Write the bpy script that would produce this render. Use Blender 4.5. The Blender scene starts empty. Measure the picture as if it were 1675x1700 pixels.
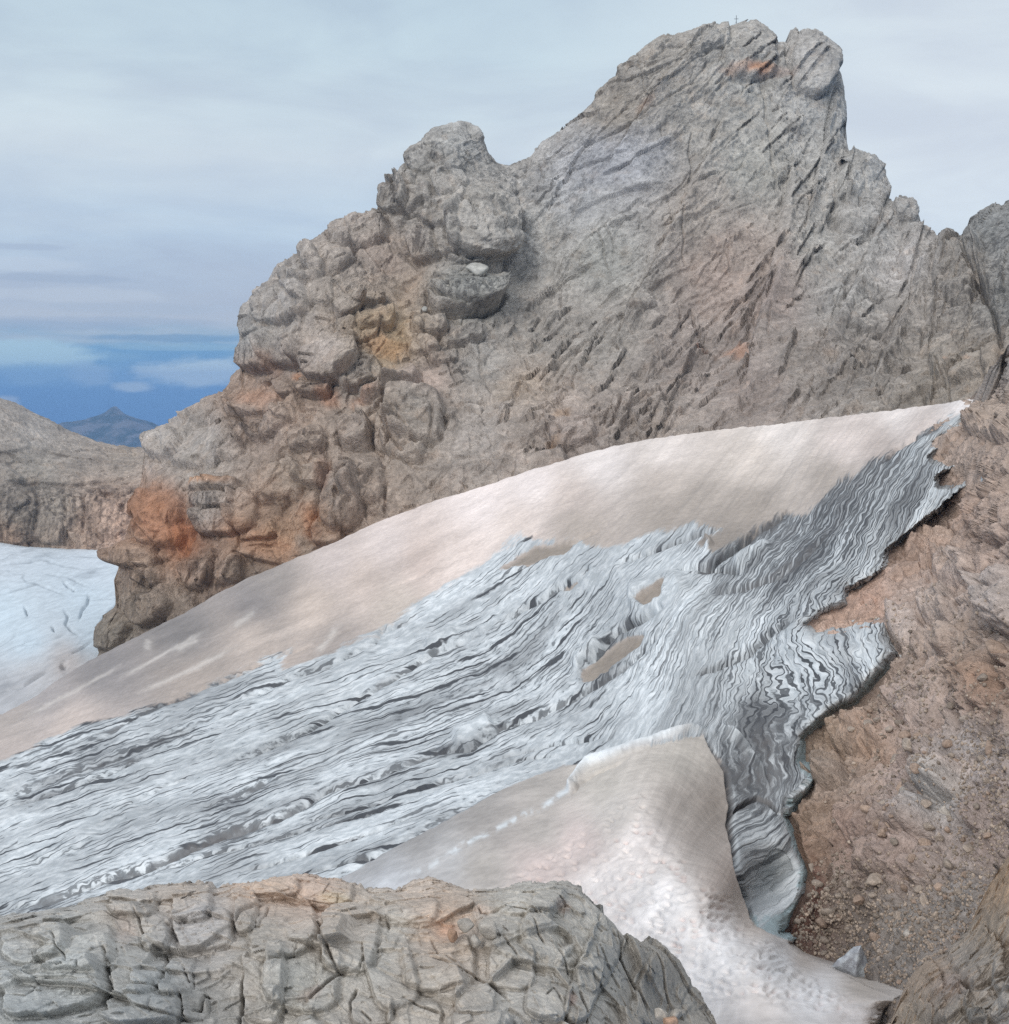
import bpy, math, random
import numpy as np
f32 = np.float32
random.seed(4)
rng = np.random.default_rng(11)
STEP = 1.32          # spacing of the terrain meshes, in pixels of the photograph
SC = bpy.context.scene
COL = SC.collection

# ------------------------------------------------------------------ camera model
F, CU, CV, HOR = 2021.0, 837.5, 850.0, 640.0
PITCH = math.atan((CV - HOR) / F)
cP, sP = math.cos(PITCH), math.sin(PITCH)


def pos(u, v, d):
    """World point seen at photo pixel (u, v) and d metres out along +Y."""
    x = (u - CU) / F
    zc = -(v - CV) / F
    y = cP + zc * sP
    z = -sP + zc * cP
    return np.stack([x / y * d, d + 0 * x, z / y * d], -1)


# ------------------------------------------------------------------ noise
_perm = rng.permutation(256).astype(np.int32)
PERM = np.concatenate([_perm, _perm, _perm])
G = rng.normal(size=(256, 3))
G = (G / np.linalg.norm(G, axis=1)[:, None]).astype(f32)
RV = rng.random((256, 3)).astype(f32)
RT = (rng.normal(size=(256, 3))).astype(f32)


def perlin(x, y, z, seed=0):
    xi = np.floor(x).astype(np.int32); yi = np.floor(y).astype(np.int32); zi = np.floor(z).astype(np.int32)
    xf = (x - xi).astype(f32); yf = (y - yi).astype(f32); zf = (z - zi).astype(f32)
    xi = (xi + seed * 37) & 255; yi &= 255; zi &= 255
    u = xf * xf * xf * (xf * (xf * 6 - 15) + 10)
    v = yf * yf * yf * (yf * (yf * 6 - 15) + 10)
    w = zf * zf * zf * (zf * (zf * 6 - 15) + 10)

    def g(a, b, c):
        i = PERM[PERM[PERM[(xi + a) & 255] + ((yi + b) & 255)] + ((zi + c) & 255)]
        return G[i, 0] * (xf - a) + G[i, 1] * (yf - b) + G[i, 2] * (zf - c)
    x00 = g(0, 0, 0); x00 += u * (g(1, 0, 0) - x00)
    x10 = g(0, 1, 0); x10 += u * (g(1, 1, 0) - x10)
    x01 = g(0, 0, 1); x01 += u * (g(1, 0, 1) - x01)
    x11 = g(0, 1, 1); x11 += u * (g(1, 1, 1) - x11)
    x00 += v * (x10 - x00); x01 += v * (x11 - x01)
    return (x00 + w * (x01 - x00)) * 1.5


def fbm(p, size, octv=4, seed=0, gain=0.5, ridged=False):
    s = 1.0 / size
    a, tot, out = 1.0, 0.0, 0.0
    for o in range(octv):
        n = perlin(p[..., 0] * s + 17.3 * o, p[..., 1] * s + 5.1 * o, p[..., 2] * s + 9.7 * o, seed + o)
        if ridged:
            n = 1.0 - 2.0 * np.abs(n)
        out = out + a * n
        tot += a; a *= gain; s *= 2.03
    return (out / tot).astype(f32)


def worley(p, seed=0):
    """F1, F2, a random number per cell and a random tilt plane per cell."""
    shp = p.shape[:-1]
    q = p.reshape(-1, 3)
    c = np.floor(q).astype(np.int32)
    fr = (q - c).astype(f32)
    n = len(q)
    f1 = np.full(n, 9, f32); f2 = np.full(n, 9, f32)
    idx = np.zeros(n, np.int32); off = np.zeros((n, 3), f32)
    for a in (-1, 0, 1):
        ha = PERM[(c[:, 0] + a + seed * 53) & 255]
        for b in (-1, 0, 1):
            hb = PERM[ha + ((c[:, 1] + b) & 255)]
            for e in (-1, 0, 1):
                h = PERM[hb + ((c[:, 2] + e) & 255)]
                d0 = fr[:, 0] - (a + RV[h, 0]); d1 = fr[:, 1] - (b + RV[h, 1]); d2 = fr[:, 2] - (e + RV[h, 2])
                d = d0 * d0 + d1 * d1 + d2 * d2
                m = d < f1
                f2 = np.where(m, f1, np.minimum(f2, d))
                f1 = np.where(m, d, f1)
                idx = np.where(m, h, idx)
                off[m, 0] = d0[m]; off[m, 1] = d1[m]; off[m, 2] = d2[m]
    tilt = (RT[idx] * off).sum(1)
    return (np.sqrt(f1).reshape(shp), np.sqrt(f2).reshape(shp), RV[(idx * 7 + 3) & 255, 0].reshape(shp),
            tilt.reshape(shp))


def sstep(a, b, x):
    t = np.clip((x - a) / (b - a), 0, 1)
    return (t * t * (3 - 2 * t)).astype(f32)


def rot_xz(p, deg):
    a = math.radians(deg); c, s = math.cos(a), math.sin(a)
    o = np.empty_like(p)
    o[..., 0] = c * p[..., 0] + s * p[..., 2]; o[..., 2] = -s * p[..., 0] + c * p[..., 2]; o[..., 1] = p[..., 1]
    return o


def blocks(p, size, amp, seed=0, stretch=(1, 1, 1), deg=0, warp=0.35, crack=0.2, bev=0.12):
    """Faceted, cracked rock relief: tilted blocks that meet in clefts."""
    q = rot_xz(p, deg) / (size * np.array(stretch, f32))
    q = q + warp * np.stack([fbm(q, 0.9, 2, seed + 1), fbm(q, 0.9, 2, seed + 2), fbm(q, 0.9, 2, seed + 3)], -1)
    f1, f2, r, t = worley(q.astype(f32), seed)
    e = f2 - f1
    h = (r - 0.5) * 1.3 + t * 0.75
    h = h * sstep(0.0, bev, e)
    if crack:
        m = sstep(-0.1, 0.35, fbm(p, size * 2.2, 2, seed + 5))
        h = h - crack * np.exp(-(e / 0.07) ** 1.3) * m
    return (amp * h).astype(f32)


# ------------------------------------------------------------------ smooth fields over the photo
GS = 5.0
GU = np.arange(-460, 2160 + 1, GS); GV = np.arange(-160, 1920 + 1, GS)
MU, MV = np.meshgrid(GU, GV)


class Field:
    def __init__(self, a, smooth=False):
        self.a = np.asarray(a, f32); self.smooth = smooth

    def __call__(self, U, V):
        if self.smooth:                      # cubic B-spline, no visible grid in shading
            x = np.clip((U - GU[0]) / GS, 1, len(GU) - 3.001); y = np.clip((V - GV[0]) / GS, 1, len(GV) - 3.001)
            i = x.astype(np.int32); j = y.astype(np.int32)
            wx, wy = [], []
            for f, w in ((x - i, wx), (y - j, wy)):
                f = f.astype(f32); g = 1 - f
                w += [g * g * g / 6, (3 * f ** 3 - 6 * f * f + 4) / 6, (3 * g ** 3 - 6 * g * g + 4) / 6, f * f * f / 6]
            out = 0
            for b in range(4):
                row = 0
                for c in range(4):
                    row = row + self.a[j + b - 1, i + c - 1] * wx[c]
                out = out + row * wy[b]
            return out
        x = np.clip((U - GU[0]) / GS, 0, len(GU) - 1.001); y = np.clip((V - GV[0]) / GS, 0, len(GV) - 1.001)
        i = x.astype(np.int32); j = y.astype(np.int32)
        fx = (x - i).astype(f32); fy = (y - j).astype(f32)
        a = self.a
        if a.ndim == 3:
            fx = fx[..., None]; fy = fy[..., None]
        return (a[j, i] * (1 - fx) + a[j, i + 1] * fx) * (1 - fy) + (a[j + 1, i] * (1 - fx) + a[j + 1, i + 1] * fx) * fy


def tps(ctrl, inv=False):
    c = np.array(ctrl, float)
    x = c[:, :2] / 500.0
    y = 100.0 / c[:, 2:] if inv else c[:, 2:]
    n = len(c)

    def ker(r2):
        return 0.5 * r2 * np.log(r2 + 1e-9)
    K = ker(((x[:, None] - x[None]) ** 2).sum(-1)) + 1e-4 * np.eye(n)
    P = np.c_[np.ones(n), x]
    A = np.zeros((n + 3, n + 3)); A[:n, :n] = K; A[:n, n:] = P; A[n:, :n] = P.T
    w = np.linalg.solve(A, np.r_[y, np.zeros((3, y.shape[1]))])
    gx, gy = MU / 500.0, MV / 500.0
    out = w[n] + w[n + 1] * gx[..., None] + w[n + 2] * gy[..., None]
    for k in range(n):
        out = out + ker((gx - x[k, 0]) ** 2 + (gy - x[k, 1]) ** 2)[..., None] * w[k]
    if inv:
        out = 100.0 / np.maximum(out, 0.02)
    return Field(out[..., 0], True) if out.shape[-1] == 1 else Field(out)


def srgb(*c):
    c = np.array(c, float) / 255.0
    return np.where(c <= 0.04045, c / 12.92, ((c + 0.055) / 1.055) ** 2.4)


def colours(ctrl, k=1.0, pw=3.0):
    """Smoothly blended local colour of the ground, from colours noted at places."""
    num = np.zeros(MU.shape + (3,)); den = np.zeros(MU.shape)
    for (u, v, r, g, b) in ctrl:
        w = 1.0 / (((MU - u) ** 2 + (MV - v) ** 2) + 25.0 ** 2) ** (pw / 2)
        num += w[..., None] * srgb(r, g, b) * k; den += w
    return Field(num / den[..., None])


def seg_dist(U, V, pts):
    """Distance of points to a polyline (and the position along it, 0..1)."""
    best = np.full(U.shape, 1e9, f32); par = np.zeros(U.shape, f32)
    n = len(pts) - 1
    for k in range(n):
        (x0, y0), (x1, y1) = pts[k][:2], pts[k + 1][:2]
        dx, dy = x1 - x0, y1 - y0
        t = np.clip(((U - x0) * dx + (V - y0) * dy) / (dx * dx + dy * dy + 1e-9), 0, 1)
        d = (U - x0 - t * dx) ** 2 + (V - y0 - t * dy) ** 2
        m = d < best
        best = np.where(m, d, best); par = np.where(m, (k + t) / n, par)
    return np.sqrt(best), par


def sdpoly(poly, closed=True):
    """Signed distance to an outline on the photo, positive inside."""
    pts = list(poly) + [poly[0]]
    d, _ = seg_dist(MU, MV, pts)
    ins = np.zeros(MU.shape, bool)
    for k in range(len(poly)):
        (x0, y0), (x1, y1) = pts[k], pts[k + 1]
        if y0 == y1:
            continue
        c = ((y0 > MV) != (y1 > MV)) & (MU < (x1 - x0) * (MV - y0) / (y1 - y0) + x0)
        ins ^= c
    return Field(np.where(ins, d, -d))


def window(U, V, u0, u1, v0, v1):
    return np.nonzero((U > u0) & (U < u1) & (V > v0) & (V < v1))


def add_cracks(U, V, h, cracks, wob=None, wk=3.0):
    """cracks: (points, half width in px, depth in m)."""
    for pts, w, dep in cracks:
        us = [p[0] for p in pts]; vs = [p[1] for p in pts]
        k = window(U, V, min(us) - 5 * w - 9, max(us) + 5 * w + 9, min(vs) - 5 * w - 9, max(vs) + 5 * w + 9)
        if not len(k[0]):
            continue
        uu, vv = U[k], V[k]
        if wob is not None:
            uu = uu + wob[0][k] * wk; vv = vv + wob[1][k] * wk
        d, t = seg_dist(uu, vv, pts)
        taper = np.clip(np.minimum(t, 1 - t) * 6, 0.25, 1)
        h[k] -= dep * taper * np.exp(-(d / w) ** 2)


def add_bulges(U, V, h, bl, wob=None, ew=0.30, wk=1.0):
    """bl: (u, v, ru, rv, angle, height m, flatness)."""
    for (cu, cv, ru, rv, ang, hh, fl) in bl:
        r = max(ru, rv) * 1.35
        k = window(U, V, cu - r, cu + r, cv - r, cv + r)
        if not len(k[0]):
            continue
        a = math.radians(ang)
        du, dv = U[k] - cu, V[k] - cv
        if wob is not None:
            du = du + wob[0][k] * (ru * 0.2 + 4) * wk; dv = dv + wob[1][k] * (rv * 0.2 + 4) * wk
        x = (math.cos(a) * du - math.sin(a) * dv) / ru; y = (math.sin(a) * du + math.cos(a) * dv) / rv
        q = (np.abs(x) ** fl + np.abs(y) ** fl) ** (1.0 / fl)
        # a block: a ledge sloping in above, a steep face with its own tilt, sharp lower edge
        e = np.clip((1 - q) / ew, 0, 1)
        e = 1 - (1 - e) ** 2
        ramp = np.clip((y + 1.0) / (0.7 + 0.3 * math.sin(cu * 0.9)), 0, 1)
        pr = np.minimum(e, ramp) * (1 + 0.4 * x * math.sin(cu * 1.7) + 0.25 * y * math.sin(cv * 2.3 + 0.6))
        h[k] += hh * pr - 0.22 * hh * np.exp(-((q - 1.03) / 0.06) ** 2) * sstep(-0.9, 0.4, y)


def add_ledges(U, V, h, ledges, wob, wk=2.5):
    """Slab edges: the rock above the line stands out and breaks off sharply along it."""
    for pts, reach, amp in ledges:
        us = [p[0] for p in pts]; vs = [p[1] for p in pts]
        k = window(U, V, min(us) - reach, max(us) + reach, min(vs) - reach * 1.5, max(vs) + 8)
        if not len(k[0]):
            continue
        uu = U[k] + wob[0][k] * wk; vv = V[k] + wob[1][k] * wk
        d, t = seg_dist(uu, vv, pts)
        (x0, y0), (x1, y1) = pts[0], pts[-1]
        side = (x1 - x0) * (vv - y0) - (y1 - y0) * (uu - x0)      # > 0 below the line
        tp = np.clip(np.minimum(t, 1 - t) * 5, 0, 1)
        h[k] += amp * tp * np.where(side < 0, np.exp(-d / reach * 2.2) * np.clip(1 - d / (reach * 1.4), 0, 1), -0.35 * np.exp(-(d / 2.2) ** 2))


def strokes(n, seed, inside, ang, ln=(25, 110), amp=(0.6, 2.0), reach=(7, 20)):
    """Random bedding edges following a direction field."""
    r = random.Random(seed); out = []
    u0, u1, v0, v1 = inside
    for k in range(n):
        u, v = r.uniform(u0, u1), r.uniform(v0, v1)
        L = r.uniform(*ln) * r.uniform(.5, 1); a0 = r.gauss(0, 9)
        m = max(3, int(L / 14)); pts = []
        for i in range(m):
            pts.append((u, v))
            a = math.radians(ang(u, v) + a0 + r.gauss(0, 13))
            u += L / m * math.cos(a); v -= L / m * math.sin(a)
        out.append((pts, r.uniform(*reach), r.uniform(*amp)))
    return out


def patches(U, V, tint, pl, nz):
    """Stains and painted-in reflections with ragged edges: (u, v, ru, rv, angle, r, g, b, strength)."""
    for (cu, cv, ru, rv, ang, r, g, b, st) in pl:
        R = max(ru, rv) * 1.6
        k = window(U, V, cu - R, cu + R, cv - R, cv + R)
        if not len(k[0]):
            continue
        a = math.radians(ang)
        du, dv = U[k] - cu, V[k] - cv
        x = (math.cos(a) * du - math.sin(a) * dv) / ru; y = (math.sin(a) * du + math.cos(a) * dv) / rv
        q = np.sqrt(x * x + y * y) + 0.45 * nz[k]
        w = (0.55 * st * (1 - sstep(0.3, 1.25, q)))[:, None]
        tint[k] = tint[k] * (1 - w) + w * srgb(r, g, b)


# ------------------------------------------------------------------ meshes
def grid_normals(P):
    a = np.gradient(P, axis=1); b = np.gradient(P, axis=0)
    n = np.cross(a, b)
    n /= np.linalg.norm(n, axis=-1, keepdims=True) + 1e-12
    return n


def curve(pts):
    x = [p[0] for p in pts]; y = [p[1] for p in pts]
    return lambda u: np.interp(u, x, y)


def mesh_from_grid(name, P, attrs, mat, keep=None):
    ny, nx = P.shape[:2]
    idx = np.arange(ny * nx, dtype=np.int32).reshape(ny, nx)
    q = np.stack([idx[:-1, :-1], idx[:-1, 1:], idx[1:, 1:], idx[1:, :-1]], -1).reshape(-1, 4)
    if keep is not None:
        q = q[keep.reshape(-1)]
    used = np.zeros(ny * nx, bool); used[q.ravel()] = True
    rem = np.cumsum(used, dtype=np.int64) - 1
    q = rem[q].astype(np.int32)
    co = P.reshape(-1, 3)[used].astype(f32)
    me = bpy.data.meshes.new(name)
    me.vertices.add(len(co)); me.vertices.foreach_set('co', co.ravel())
    me.loops.add(q.size); me.loops.foreach_set('vertex_index', q.ravel())
    me.polygons.add(len(q))
    me.polygons.foreach_set('loop_start', np.arange(0, q.size, 4, dtype=np.int32))
    me.polygons.foreach_set('use_smooth', np.ones(len(q), bool))
    me.update(calc_edges=True)
    for k, a in attrs.items():
        a = np.asarray(a, f32).reshape(ny * nx, -1)[used]
        if a.shape[1] == 1:
            at = me.attributes.new(k, 'FLOAT', 'POINT'); at.data.foreach_set('value', a.ravel())
        else:
            at = me.attributes.new(k, 'FLOAT_VECTOR', 'POINT'); at.data.foreach_set('vector', a[:, :3].ravel())
    me.materials.append(mat)
    o = bpy.data.objects.new(name, me)
    COL.objects.link(o)
    return o


def tag(o, label=None, cat=None, group=None, kind=None):
    if label: o['label'] = label
    if cat: o['category'] = cat
    if group: o['group'] = group
    if kind: o['kind'] = kind
    return o


def sheet(u0, u1, top, bot, step=STEP, vstep=None, jit=0.0, seed=0):
    """Grid of photo coordinates between two outlines."""
    nu = int((u1 - u0) / step) + 1
    uu = np.linspace(u0, u1, nu)
    tp, bt = top(uu), bot(uu)
    if jit:
        z = np.zeros_like(uu)
        p = np.stack([uu, z, z + seed], -1)
        tp = tp + jit * (fbm(p, 26, 3, seed) + 1.0 * fbm(p, 8, 3, seed + 4))
    # plain rows up to a smooth line below the skyline, then a few that follow it
    k = max(int(110 / step), 1)
    base = np.array([tp[max(0, i - k):i + k + 1].max() for i in range(nu)])
    ker = np.hanning(2 * k + 1); ker /= ker.sum()
    base = np.convolve(np.pad(base, k, 'edge'), ker, 'valid') + 14
    base = np.minimum(base, bt - 6)
    st = vstep or step
    n1 = int(np.max(bt - base) / st) + 1; n2 = int(np.max(base - tp) / st * 0.8) + 2
    t1 = np.linspace(0, 1, n1)[:, None]; t2 = np.linspace(0, 1, n2 + 1)[1:, None]
    V = np.concatenate([bt[None] + (base - bt)[None] * t1, base[None] + (tp - base)[None] * t2], 0)
    nv = len(V)
    U = np.repeat(uu[None], nv, 0)
    return U, V


def with_back(P, rows):
    """Adds the far side behind the skyline: rows of (metres back, metres down)."""
    n = grid_normals(P)
    ext = [P]
    top = P[-1]
    for (b, dn) in rows:
        r = top.copy(); r[:, 1] += b; r[:, 2] -= dn
        ext.append(r[None])
    return np.concatenate(ext, 0)


def slabs(p, period, amp, deg, seed):
    """Overlapping dipping beds: saw-tooth ledges along a bedding direction."""
    q = rot_xz(p, deg)[..., 2] / period + 0.9 * fbm(p, period * 4, 3, seed) + 0.25 * fbm(p, period * 0.9, 3, seed + 3)
    fr = q - np.floor(q)
    r = RV[(np.floor(q).astype(np.int32) * 7 + seed) & 255, 0]
    m = sstep(-0.15, 0.3, fbm(p, period * 3.0, 3, seed + 6)) * (0.3 + r)
    return (amp * m * np.where(fr < 0.9, fr / 0.9, (1 - fr) / 0.1)).astype(f32)


def pad(a, n):
    return np.concatenate([a, np.repeat(a[-1:], n, 0)], 0)

# ------------------------------------------------------------------ materials
class NT:
    def __init__(self, tree):
        self.t = tree; self.N = tree.nodes; self.L = tree.links; self.N.clear()

    def n(self, kind, *ins, out=0, **kw):
        nd = self.N.new(kind)
        named = {k: v for k, v in kw.items() if k.startswith('i_')}
        for k, v in kw.items():
            if not k.startswith('i_'):
                setattr(nd, k, v)
        for i, v in enumerate(ins):
            self.put(nd.inputs[i], v)
        for k, v in named.items():
            self.put(nd.inputs[k[2:].replace('_', ' ')], v)
        return nd.outputs[out]

    def put(self, sock, v):
        if v is None:
            return
        if isinstance(v, bpy.types.NodeSocket):
            self.L.new(v, sock)
        else:
            sock.default_value = v

    def m(self, op, a, b=None, c=None, clamp=False):
        return self.n('ShaderNodeMath', a, b, c, operation=op, use_clamp=clamp)

    def vm(self, op, a, b=None):
        return self.n('ShaderNodeVectorMath', a, b, operation=op)

    def mixc(self, f, a, b, mode='MIX'):
        nd = self.N.new('ShaderNodeMix'); nd.data_type = 'RGBA'; nd.blend_type = mode
        self.put(nd.inputs[0], f); self.put(nd.inputs[6], a); self.put(nd.inputs[7], b)
        return nd.outputs[2]

    def mixf(self, f, a, b):
        nd = self.N.new('ShaderNodeMix'); nd.data_type = 'FLOAT'
        self.put(nd.inputs[0], f); self.put(nd.inputs[2], a); self.put(nd.inputs[3], b)
        return nd.outputs[0]

    def step(self, x, lo, hi, a=0.0, b=1.0):
        nd = self.N.new('ShaderNodeMapRange'); nd.interpolation_type = 'SMOOTHSTEP'
        for i, v in enumerate((x, lo, hi, a, b)):
            self.put(nd.inputs[i], v)
        return nd.outputs[0]

    def noise(self, vec, scale, detail=3.0, rough=0.55, dist=0.0):
        nd = self.N.new('ShaderNodeTexNoise')
        self.put(nd.inputs['Vector'], vec); self.put(nd.inputs['Scale'], scale)
        nd.inputs['Detail'].default_value = detail; nd.inputs['Roughness'].default_value = rough
        nd.inputs['Distortion'].default_value = dist
        return nd.outputs['Fac']

    def attr(self, name, out='Vector'):
        nd = self.N.new('ShaderNodeAttribute'); nd.attribute_name = name
        return nd.outputs[out]


def new_mat(name):
    m = bpy.data.materials.new(name); m.use_nodes = True
    return m, NT(m.node_tree)


def finish(nt, col, bump_h, strength, dist, rough=0.95, spec=0.15):
    b = nt.N.new('ShaderNodeBsdfPrincipled'); o = nt.N.new('ShaderNodeOutputMaterial')
    nt.put(b.inputs['Base Color'], col); nt.put(b.inputs['Roughness'], rough)
    nt.put(b.inputs['Specular IOR Level'], spec)
    if bump_h is not None:
        bp = nt.N.new('ShaderNodeBump')
        nt.put(bp.inputs['Strength'], strength); nt.put(bp.inputs['Distance'], dist); nt.put(bp.inputs['Height'], bump_h)
        nt.L.new(bp.outputs[0], b.inputs['Normal'])
    nt.L.new(b.outputs[0], o.inputs['Surface'])
    return b


def rock_mat(name, unit, streak_dark=0.4, drift=0.3, island=False, tint=True, base=(0.3, 0.28, 0.25, 1), bump=0.9, contrast=1.0, gain=1.3):
    """unit = metres covered by one small rock grain in the picture."""
    m, t = new_mat(name)
    if tint:
        p = t.n('ShaderNodeNewGeometry', out=0)
    else:
        p = t.n('ShaderNodeTexCoord', out=3)
    c = t.attr('tint') if tint else base
    n1 = t.noise(p, 0.035 / unit, 6, 0.62, 0.6)
    n2 = t.noise(p, 0.22 / unit, 5, 0.65, 0.3)
    n3 = t.noise(p, 0.9 / unit, 4, 0.7)
    g1 = t.step(n1, 0.3, 0.7, 1 - 0.20 * contrast, 1 + 0.20 * contrast)
    g2 = t.step(n2, 0.3, 0.7, 1 - 0.20 * contrast, 1 + 0.18 * contrast)
    g3 = t.step(n3, 0.25, 0.75, 1 - 0.14 * contrast, 1 + 0.14 * contrast)
    g = t.m('MULTIPLY', t.m('MULTIPLY', g1, g2), g3)
    c = t.mixc(1.0, c, t.n('ShaderNodeCombineColor', g, g, g), 'MULTIPLY')
    c = t.mixc(1.0, c, (gain, gain, gain, 1), 'MULTIPLY')
    if island:
        k = t.m('ADD', 0.62, t.m('MULTIPLY', t.n('ShaderNodeNewGeometry', out='Random Per Island'), 0.75))
        c = t.mixc(1.0, c, t.n('ShaderNodeCombineColor', k, k, k), 'MULTIPLY')
    elif not tint:                                # every loose stone has its own shade
        k = t.m('ADD', 0.78, t.m('MULTIPLY', t.n('ShaderNodeObjectInfo', out=5), 0.45))
        c = t.mixc(1.0, c, t.n('ShaderNodeCombineColor', k, k, k), 'MULTIPLY')
    # warm iron-brown drift
    n4 = t.noise(t.vm('ADD', p, (31.0, 7.0, 3.0)), 0.06 / unit, 4, 0.6)
    c = t.mixc(t.m('MULTIPLY', t.step(n4, 0.52, 0.75), drift), c, t.mixc(1.0, c, (1.12, 0.93, 0.78, 1), 'MULTIPLY'))
    # pale freshly broken spots
    c = t.mixc(t.m('MULTIPLY', t.step(t.noise(t.vm('ADD', p, (3.0, 17.0, 5.0)), 0.5 / unit, 3, 0.6), 0.66, 0.74), 0.35), c,
               t.mixc(1.0, c, (1.5, 1.47, 1.42, 1), 'MULTIPLY'))
    if tint:
        s = t.attr('streak', 'Fac')
        sp = t.vm('MULTIPLY', p, (1.0, 1.0, 0.05))
        sn = t.noise(sp, 0.24 / unit, 4, 0.62, 0.0)
        sn = t.step(sn, 0.42, 0.62)
        c = t.mixc(t.m('MULTIPLY', sn, s), c, t.mixc(1.0, c, (streak_dark, streak_dark, streak_dark * 1.03, 1), 'MULTIPLY'))
    h = t.m('ADD', t.m('MULTIPLY', n2, 2.2), t.m('MULTIPLY', n3, 0.55))
    finish(t, c, h, bump, 1.6 * unit)
    return m


def glacier_mat():
    m, t = new_mat('glacier_surface')
    p = t.n('ShaderNodeNewGeometry', out=0)
    flow = t.attr('flow')                       # x along the bands, y across them
    msk = t.attr('mask')                        # x ice, y dirt on the ice, z tight folding
    sep = t.n('ShaderNodeSeparateXYZ', msk); ice, dirt, fold = sep.node.outputs
    tint = t.attr('tint')
    fx = t.n('ShaderNodeSeparateXYZ', flow); a, q = fx.node.outputs[0], fx.node.outputs[1]
    wv = t.n('ShaderNodeCombineXYZ', t.m('MULTIPLY', a, 0.24), t.m('MULTIPLY', q, 0.24), 3.3)
    wob = t.m('SUBTRACT', t.noise(wv, 1.0, 3, 0.6), 0.5)
    q2 = t.m('ADD', q, t.m('MULTIPLY', wob, t.mixf(fold, 1.2, 2.6)))
    along = t.mixf(fold, 0.085, 0.11)
    sv = t.n('ShaderNodeCombineXYZ', t.m('MULTIPLY', a, along), q2, 0.0)
    n1 = t.noise(sv, 1.5, 4, 0.66)
    sv2 = t.n('ShaderNodeCombineXYZ', t.m('MULTIPLY', a, 0.22), q2, 8.0)
    n2 = t.noise(sv2, 3.4, 3, 0.62)
    sv3 = t.n('ShaderNodeCombineXYZ', t.m('MULTIPLY', a, 0.03), q2, 15.0)
    n3 = t.noise(sv3, 0.5, 3, 0.6)
    big = t.noise(p, 0.06, 4, 0.6)
    # dark dirt bands: long thin lines that follow the flow and fade in and out
    def lines(freq, warp, seed, along, lo, hi, wid, vl, skew=0.0):
        qs = t.m('ADD', q2, t.m('MULTIPLY', a, skew))
        nz = t.noise(t.n('ShaderNodeCombineXYZ', t.m('MULTIPLY', a, along), t.m('MULTIPLY', q2, 0.35), seed), 1.0, 4, 0.6)
        s_ = t.m('SINE', t.m('ADD', t.m('MULTIPLY', qs, freq), t.m('MULTIPLY', nz, warp)))
        vis = t.noise(t.n('ShaderNodeCombineXYZ', t.m('MULTIPLY', a, vl), t.m('MULTIPLY', q2, 0.5), seed + 3.1), 1.0, 3, 0.6)
        thr = t.m('SUBTRACT', t.step(vis, 0.36, 0.64, hi, lo), t.m('MULTIPLY', dirt, 0.5))
        return t.step(s_, thr, t.m('ADD', thr, wid))
    la = lines(5.4, 19.0, 2.0, 0.026, 0.84, 1.32, 0.18, 0.07, -0.03)
    lb = lines(13.5, 26.0, 5.0, 0.048, 0.70, 1.3, 0.25, 0.15, 0.05)
    lc = lines(11.5, 10.0, 9.0, 0.30, 0.56, 1.12, 0.25, 0.10)
    ld = lines(6.0, 12.0, 13.0, 0.22, 0.72, 1.2, 0.22, 0.08, 0.08)
    th = t.m('SUBTRACT', 0.70, t.m('MULTIPLY', dirt, 0.26))
    l1 = t.step(n1, th, t.m('ADD', th, 0.12))
    l2 = t.step(n2, t.m('ADD', th, 0.0), t.m('ADD', th, 0.10))
    dark = t.m('MAXIMUM', t.m('MAXIMUM', t.m('MULTIPLY', la, 0.95), t.m('MULTIPLY', lb, 0.72)), t.m('MULTIPLY', t.m('MAXIMUM', l1, l2), 0.62))
    dark = t.mixf(fold, dark, t.m('MAXIMUM', t.m('MAXIMUM', t.m('MULTIPLY', lc, 0.92), t.m('MULTIPLY', ld, 0.8)), t.m('MULTIPLY', l2, 0.5)))
    # thin grey dust film
    film = t.step(t.noise(t.n('ShaderNodeCombineXYZ', t.m('MULTIPLY', a, 0.10), t.m('MULTIPLY', q2, 0.6), 2.0), 0.55, 5, 0.65), 0.40, 0.72)
    film = t.m('MULTIPLY', film, t.m('ADD', 0.20, t.m('MULTIPLY', dirt, 1.35), clamp=True))
    icec = t.mixc(t.step(n2, 0.35, 0.6), (0.69, 0.715, 0.725, 1), (0.49, 0.52, 0.535, 1))
    pat = t.step(t.noise(t.n('ShaderNodeCombineXYZ', t.m('MULTIPLY', a, 0.05), t.m('MULTIPLY', q, 0.22), 1.0), 1.0, 4, 0.6), 0.34, 0.66, 0.76, 1.12)
    icec = t.mixc(1.0, icec, t.n('ShaderNodeCombineColor', pat, pat, pat), 'MULTIPLY')
    film = t.m('ADD', film, t.m('MULTIPLY', t.m('MULTIPLY', fold, t.step(dirt, 0.25, 0.6)), 0.34), clamp=True)
    icec = t.mixc(film, icec, (0.19, 0.195, 0.20, 1))
    icec = t.mixc(dark, icec, (0.04, 0.042, 0.048, 1))
    heavy = t.step(t.m('ADD', dirt, t.m('ADD', t.m('MULTIPLY', t.m('SUBTRACT', n2, 0.5), 1.0), t.m('MULTIPLY', t.m('SUBTRACT', n1, 0.5), 1.4))), 0.72, 1.45)
    icec = t.mixc(t.m('MULTIPLY', heavy, 0.7), icec, (0.15, 0.14, 0.137, 1))
    # snow with its own dust
    s1 = t.noise(p, 0.9, 5, 0.65); s2 = t.noise(p, 0.12, 5, 0.6)
    sst = t.noise(t.n('ShaderNodeCombineXYZ', t.m('MULTIPLY', a, 0.10), q, 4.0), 0.9, 4, 0.65)
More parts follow.
